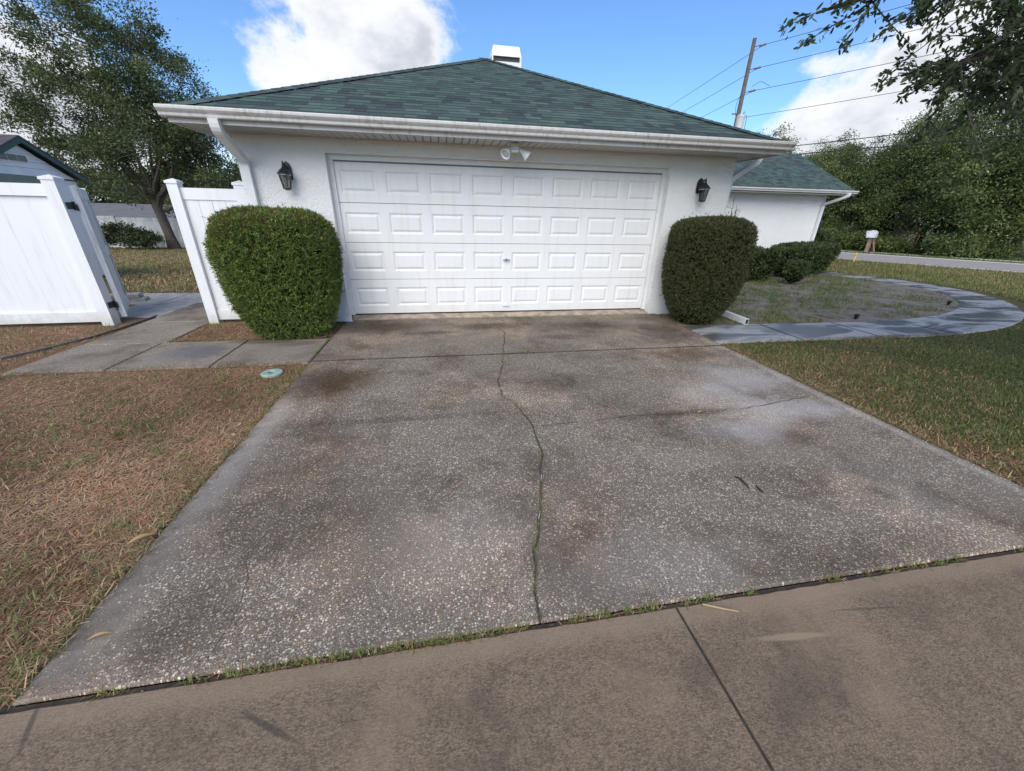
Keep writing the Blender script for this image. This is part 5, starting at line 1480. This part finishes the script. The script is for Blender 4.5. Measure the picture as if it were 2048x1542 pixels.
# loose edging stones by the shed corner
sb_ = thing('stone_edging', 'stacked grey edging stones beside the open gate', 'stones', (-6.75, 1.56, -.02), .25)
for k in range(3):
    for r in range(2):
        MB().bbox(-.34 + k * .25 - r * .07, -.34 + k * .25 + .235 - r * .07, -.11, .11, .0 + r * .075, .073 + r * .075, .012).build('stone', MATS['stone_block'], sb_)

def twigthing(name, label, pts, rad, mat, cat='stick'):
    return tag(MB().tube(pts, rad, 6).build(name, MATS[mat], None, smooth=True), label, cat)
twigthing('stick', 'curved dark stick lying on the driveway', [(.800, -4.545, .008), (.815, -4.575, .012), (.818, -4.61, .010), (.812, -4.665, .008)], [.003, .007, .006, .004], 'stick_brown')
twigthing('stick', 'short straight dark stick beside the curved one', [(.873, -4.655, .007), (.868, -4.715, .007)], [.005, .005], 'stick_brown')
twigthing('stick', 'pale dry straw lying on the joint of the street pavement', [(.03, -5.335, .006), (.10, -5.365, .006), (.165, -5.388, .004)], [.003, .0035, .003], 'stick_tan')
def deadleaf(label, x, y, rz, L, W_, tint, z=.006):
    n = 7; v = []; f = []
    for i in range(n):
        s = i / (n - 1); w = W_ * math.sin(math.pi * (.06 + .9 * s)) * .5; zc = .010 * math.sin(math.pi * s)
        v += [(s * L, -w, zc + w * .35), (s * L, 0, zc), (s * L, w, zc + w * .35)]
        if i:
            b_ = 3 * i
            f += [(b_ - 3, b_, b_ + 1, b_ - 2), (b_ - 2, b_ + 1, b_ + 2, b_ - 1)]
    me = MB().add(v, f).mesh('dead_leaf', MATS['dead_leaf'])
    at = me.attributes.new('tint', 'FLOAT', 'FACE'); at.data.foreach_set('value', [tint] * len(me.polygons))
    tag(link('dead_leaf', me, None, (x, y, z), rz), label, 'leaf')
deadleaf('tan dead leaf on the driveway corner near the lawn', -2.455, -5.10, .25, .075, .016, .9)
deadleaf('small yellow leaf on the crossing crack of the driveway', 1.10, -3.70, .1, .06, .02, .95)
deadleaf('small tan leaf scrap on the open part of the driveway', .30, -4.98, 2.6, .03, .010, .9)
deadleaf('rust coloured leaf lying in the dry lawn', -3.02, -4.36, .3, .11, .045, .25, .03)
deadleaf('pale tan leaf lying in the dry lawn by the driveway edge', -2.62, -4.62, .6, .10, .03, .8, .03)

# ------------------------------------------------------------------ grass and litter
rng = np.random.default_rng(91)
def in_poly(P, poly):
    x, y = P[:, 0], P[:, 1]; ins = np.zeros(len(P), bool); n = len(poly)
    for i in range(n):
        x0, y0 = poly[i]; x1, y1 = poly[(i + 1) % n]
        if y0 == y1: continue
        c = ((y0 > y) != (y1 > y)) & (x < (x1 - x0) * (y - y0) / (y1 - y0) + x0)
        ins ^= c
    return ins
def sample(poly, n, near=None, fall=3.0):
    poly = [tuple(p) for p in poly]
    xs = [p[0] for p in poly]; ys_ = [p[1] for p in poly]
    out = np.zeros((0, 2))
    while len(out) < n:
        q = np.stack([rng.uniform(min(xs), max(xs), n * 2), rng.uniform(min(ys_), max(ys_), n * 2)], 1)
        q = q[in_poly(q, poly)]
        if near is not None:
            d_ = np.linalg.norm(q - np.array(near), axis=1)
            q = q[rng.random(len(q)) < np.clip((fall / np.maximum(d_, .01)) ** 1.6, 0.03, 1)]
        out = np.concatenate([out, q])
    return out[:n]
def vnoise(P, s, seed=0):
    return (np.sin(P[:, 0] * s * 1.3 + seed) * np.sin(P[:, 1] * s * 1.1 + 2.1 * seed) + np.sin(P[:, 0] * s * .57 - P[:, 1] * s * .83 + seed * 3.3) + .6 * np.sin((P[:, 0] + P[:, 1]) * s * 2.3 + seed)) / 2.6
def grass(name, P, L, Wd, lean, mat, tint, z=None, curl=.4):
    n = len(P)
    zz = ground_h(P[:, 0], P[:, 1]) if z is None else np.full(n, z)
    P3 = np.concatenate([P, zz[:, None]], 1)
    az = rng.random(n) * 2 * np.pi
    V = blade_blocks(P3, az, np.clip(rng.normal(lean[0], lean[1], n), 0, 1.56), L[0] + (L[1] - L[0]) * rng.random(n) ** 1.5, Wd[0] + (Wd[1] - Wd[0]) * rng.random(n), rng, curl)
    V[:, :, 2] += (rng.random(n) * .008)[:, None]
    o = link(name, np_mesh(name, V, BLADE_T, MATS[mat], np.clip(tint, 0, 1)))
    return tag(o, kind='stuff')
CAMXY = (-1.0, -6.3)
lawnL = [(-2.57, -5.28), (-2.57, -2.05), (-6.6, -2.05), (-6.6, -3.2), (-3.3, -5.28)]
# thatch of dead straw
P = sample(lawnL, 60000, CAMXY, 2.6)
o = grass('dry_grass', P, (.025, .085), (.0022, .0045), (1.44, .12), 'grass_straw', .5 + .28 * vnoise(P, 3.0, 1) + rng.normal(size=len(P)) * .22)
tag(o, 'matted dead grass of the left lawn beside the driveway')
# green runners and tufts in it
cc = sample(lawnL, 1500, CAMXY, 2.8)
cc = cc[vnoise(cc, 2.6, 4) + rng.normal(size=len(cc)) * .5 > .05]
P = np.repeat(cc, 14, 0) + rng.normal(size=(len(cc) * 14, 2)) * .022
P = P[in_poly(P, lawnL)]
o = grass('grass', P, (.02, .068), (.0024, .0048), (1.0, .3), 'grass_green', .66 + .25 * vnoise(P, 2.0, 3) + rng.normal(size=len(P)) * .22)
tag(o, 'sparse green blades growing through the dead left lawn')
# strips round the walkway and under the bright shrub
for poly, ns, ngr, lab in (([(-9.0, -2.4), (-5.56, -2.05), (-5.48, -.1), (-9.0, -.2)], 15000, 2500, 'dead straw strip in front of the long fence panel'),
                           ([(-4.46, -1.05), (-2.58, -1.08), (-2.58, -.18), (-4.46, -.14)], 9000, 1400, 'straw and short grass under the bright green shrub'),
                           ([(2.66, -.96), (3.7, -.96), (3.6, -.2), (2.66, -.17)], 2200, 150, 'straw litter under the brownish clipped shrub'),
                           ([(-5.45, .0), (-4.5, .0), (-4.5, 1.3), (-7.5, 1.3), (-7.5, .1)], 1800, 600, 'bare straw ground inside the gate')):
    P = sample(poly, ns)
    tag(grass('dry_grass', P, (.03, .09), (.003, .006), (1.38, .16), 'grass_straw', .45 + .25 * vnoise(P, 3.0, 1) + rng.normal(size=len(P)) * .2), lab)
    P = sample(poly, ngr); P = P[vnoise(P, 2.2, 6) > .0]
    if len(P): tag(grass('grass', P, (.03, .10), (.003, .006), (.6, .3), 'grass_green', .5 + rng.normal(size=len(P)) * .25), 'green blades amid ' + lab)
# blades and straw creeping over the concrete edges
def edge_blades(segs, n, lab):
    out = []
    for _ in range(n):
        a, c = segs[rng.integers(len(segs))]; q = rng.random()
        out.append((a[0] + (c[0] - a[0]) * q, a[1] + (c[1] - a[1]) * q))
    P = np.array(out)
    P = P[vnoise(P, 3.1, 2) + .6 * rng.normal(size=len(P)) > -.1]
    P = P + rng.normal(size=P.shape) * .022
    k = rng.random(len(P)) < .5
    tag(grass('grass', P[k], (.03, .08), (.0026, .0052), (.95, .3), 'grass_green', .55 + rng.normal(size=k.sum()) * .22, z=-.006), 'green runners creeping over the ' + lab)
    tag(grass('dry_grass', P[~k], (.03, .085), (.0024, .005), (1.3, .2), 'grass_straw', .5 + rng.normal(size=(~k).sum()) * .22, z=-.002), 'straw lying over the ' + lab)
edge_blades([((-2.56, -5.28), (-2.56, -2.05))], 2600, 'left driveway edge')
edge_blades([((-5.4, -2.03), (-2.6, -2.03)), ((-4.47, -1.03), (-2.6, -1.06))], 2600, 'side walkway edges')
edge_blades([((2.65, -5.2), (2.65, -1.95)), ((2.7, -1.89), (6.5, -1.89))], 4200, 'right driveway edge')
# right lawn
lawnR = [(2.66, -5.28), (5.0, -5.28), (11.0, -1.6)] + [(q[0], q[1] - .02) for q in PR[34:0:-1]] + [(2.66, -1.9)]
P = sample(lawnR, 85000, CAMXY, 4.6)
nz = vnoise(P, 1.7, 2) + .5 * vnoise(P, 5.1, 9)
edge_ = np.exp(-(P[:, 0] - 2.66) / .45)
dry = rng.random(len(P)) < np.clip(.20 + .35 * nz + .5 * edge_, .04, .92)
Pg, Pd = P[~dry], P[dry]
tag(grass('grass', Pg, (.022, .062), (.003, .0058), (.72, .32), 'grass_green', .36 + .34 * vnoise(Pg, 1.3, 5) + .12 * vnoise(Pg, 4.1, 3) + rng.normal(size=len(Pg)) * .2), 'mown green grass of the right lawn beside the driveway')
tag(grass('dry_grass', Pd, (.025, .07), (.003, .0055), (1.2, .25), 'grass_straw', .45 + rng.normal(size=len(Pd)) * .22), 'brown dead blades in the right lawn')
# planting bed
cc = sample(bed_poly, 5200); cc = cc[(vnoise(cc, 1.4, 7) + .5 * vnoise(cc, 4, 2) + rng.normal(size=len(cc)) * .35 - .12 + .35 * sstep(4.5, 8.5, cc[:, 0]) * sstep(2.5, -.5, cc[:, 1])) > .1]
P = np.repeat(cc, 11, 0) + rng.normal(size=(len(cc) * 11, 2)) * .05
P = P[in_poly(P, bed_poly)]
tag(grass('grass', P, (.04, .13), (.004, .009), (.6, .35), 'grass_green', .5 + .2 * vnoise(P, 1.1, 5) + rng.normal(size=len(P)) * .2, z=-.014), 'weedy grass tufts in the sandy planting bed')
P = sample(bed_poly, 6000)
tag(grass('dry_grass', P, (.03, .10), (.004, .009), (1.35, .2), 'grass_straw', .5 + rng.normal(size=len(P)) * .25, z=-.014), 'dead straw and litter in the sandy planting bed')
# verge between the path and the road
verge = [(8.4, -1.75), (11.2, -.5), (12.45, 1.2), (12.5, 3.3), (12.0, 4.8), (11.0, 6.3), (13.4, 6.6), (13.6, 13.0), (14.2, 13.0)] + [tuple(r0 + rd * s + rn * -.3) for s in (-6, 0, 6, 10)] + [(14, -2.2)]
P = sample(verge, 60000, (6, -3), 9.0)
dry = rng.random(len(P)) < np.clip(.28 + .3 * vnoise(P, .8, 2), .05, .9)
tag(grass('grass', P[~dry], (.05, .13), (.006, .013), (.55, .3), 'grass_green', .68 + .2 * vnoise(P[~dry], .7, 5) + rng.normal(size=(~dry).sum()) * .2), 'green verge between the curved path and the road')
tag(grass('dry_grass', P[dry], (.05, .12), (.006, .012), (1.0, .3), 'grass_straw', .55 + rng.normal(size=dry.sum()) * .22), 'dead blades in the roadside verge')
far_v = [tuple(rp(s, o)) for s, o in ((-26, 4.9), (8, 4.9), (8, 6.05), (-26, 6.05))]
P = sample(far_v, 9000)
tag(grass('grass', P, (.06, .15), (.012, .024), (.5, .3), 'grass_green', .5 + rng.normal(size=len(P)) * .2), 'grass strip on the far side of the road')
far_v = [tuple(rp(s, o)) for s, o in ((-26, 7.15), (8, 7.15), (8, 9.4), (-26, 9.4))]
P = sample(far_v, 9000)
tag(grass('grass', P, (.06, .2), (.012, .026), (.5, .3), 'grass_green', .3 + rng.normal(size=len(P)) * .2), 'rough grass at the foot of the woodland')
# back yard
yard = [(-4.6, 2.4), (-7.2, 2.4), (-12.0, 8.0), (-24.0, 20.5), (-20.0, 22.0), (-13.5, 22.6)]
P = sample(yard, 34000, (-5, 2), 9.0)
dry = rng.random(len(P)) < np.clip(.5 + .3 * vnoise(P, .6, 2), .05, .9)
tag(grass('grass', P[~dry], (.05, .12), (.008, .018), (.7, .3), 'grass_green', .74 + rng.normal(size=(~dry).sum()) * .2), 'thin green grass of the back yard')
tag(grass('dry_grass', P[dry], (.05, .12), (.008, .018), (1.1, .3), 'grass_straw', .62 + rng.normal(size=dry.sum()) * .2), 'dry blades of the back yard lawn')
# weeds in the joints
def line_tufts(segs, n, gap, spread, per):
    out = []
    for _ in range(n):
        a, c = segs[rng.integers(len(segs))]; s = rng.random()
        out.append((a[0] + (c[0] - a[0]) * s, a[1] + (c[1] - a[1]) * s))
    out = np.array(out)
    out = out[vnoise(out * np.array([1, .3]), 3.4, 8) > gap]
    return np.repeat(out, per, 0) + rng.normal(size=(len(out) * per, 2)) * np.array(spread)
tx = [-2.27, -2.22, -1.99, -1.95] + list(np.arange(-1.86, -.74, .035)) + [-.56, -.51, -.45, -.40, -.30, -.24, -.19, -.02, .04, .10, .30, .72, .78, .94, 1.04, 1.12, 1.20, 1.27, 1.36, 1.42, 1.50, 1.90, 1.97, 2.3, 2.7, 3.1, 3.3, 3.8, 4.4]
P = np.concatenate([np.stack([rng.normal(x_, .013, k_), rng.normal(-5.311, .006, k_)], 1) for x_, k_ in ((x_, int(rng.integers(9, 26))) for x_ in tx)])
tag(grass('weeds', P, (.02, .058), (.0022, .0046), (.85, .4), 'grass_weed', .42 + rng.normal(size=len(P)) * .3, z=-.015), 'weeds growing in the joint between driveway and street pavement')
P = np.concatenate([np.stack([rng.normal(x_, .03, 12), rng.normal(-5.311, .006, 12)], 1) for x_ in tx])
tag(grass('dry_grass', P, (.012, .04), (.002, .004), (1.2, .3), 'grass_straw', .35 + rng.normal(size=len(P)) * .2, z=-.015), 'dead roots packed into the driveway joint')
cs_ = [(crk[i], crk[i + 1]) for i in range(len(crk) - 1)]
def crack_at(y_):
    return min(crk, key=lambda q_: abs(q_[1] - y_))[0]
cy = [(-2.62, 26), (-2.68, 14), (-2.92, 16), (-3.3, 24), (-3.34, 12), (-3.5, 10), (-3.74, 12), (-3.86, 16), (-4.06, 22), (-4.44, 16), (-4.62, 20), (-4.68, 22), (-4.78, 22), (-4.86, 24), (-4.93, 18), (-5.06, 12), (-5.12, 10)]
P = np.concatenate([np.stack([rng.normal(crack_at(y_), .009, k_), rng.normal(y_, .022, k_)], 1) for y_, k_ in cy] + [line_tufts(cs_, 120, .12, (.006, .012), 4), line_tufts([((-2.4, -1.975), (2.5, -1.975))], 160, .2, (.03, .006), 7), line_tufts([((-2.553, -1.98), (-2.553, -1.1))], 60, -1, (.005, .03), 6)])
tag(grass('weeds', P, (.012, .034), (.002, .004), (.9, .35), 'grass_weed', .5 + rng.normal(size=len(P)) * .25, z=.001), 'moss and weeds in the cracks of the driveway')
# soil filling the joints
mb = MB()
for x0, x1, y0, y1 in ((-2.53, 2.62, -5.30, -.16), (-6.4, 6.4, -9.4, -5.29), (-4.56, -2.54, -1.99, -1.11), (-5.39, -4.56, -1.99, 1.33)):
    mb.add([(x0, y0, -.0165), (x1, y0, -.0165), (x1, y1, -.0165), (x0, y1, -.0165)], [(0, 1, 2, 3)])
tag(mb.build('joint_soil', MATS['soil_dark']), kind='structure')
# fallen leaves in the lawn
P = sample(lawnL, 130, CAMXY, 2.6)
P3 = np.concatenate([P, np.full((len(P), 1), .012)], 1)
az = rng.random(len(P)) * 6.28
D = np.stack([np.cos(az), np.sin(az), rng.normal(size=len(P)) * .25], 1)
tag(link('leaf_litter', np_mesh('leaf_litter', leaf_blocks(P3, D, .03 + .05 * rng.random(len(P)), .008 + .012 * rng.random(len(P)), rng), LEAF_T, MATS['dead_leaf'], rng.random(len(P)))), 'fallen leaves scattered over the dead left lawn', kind='stuff')
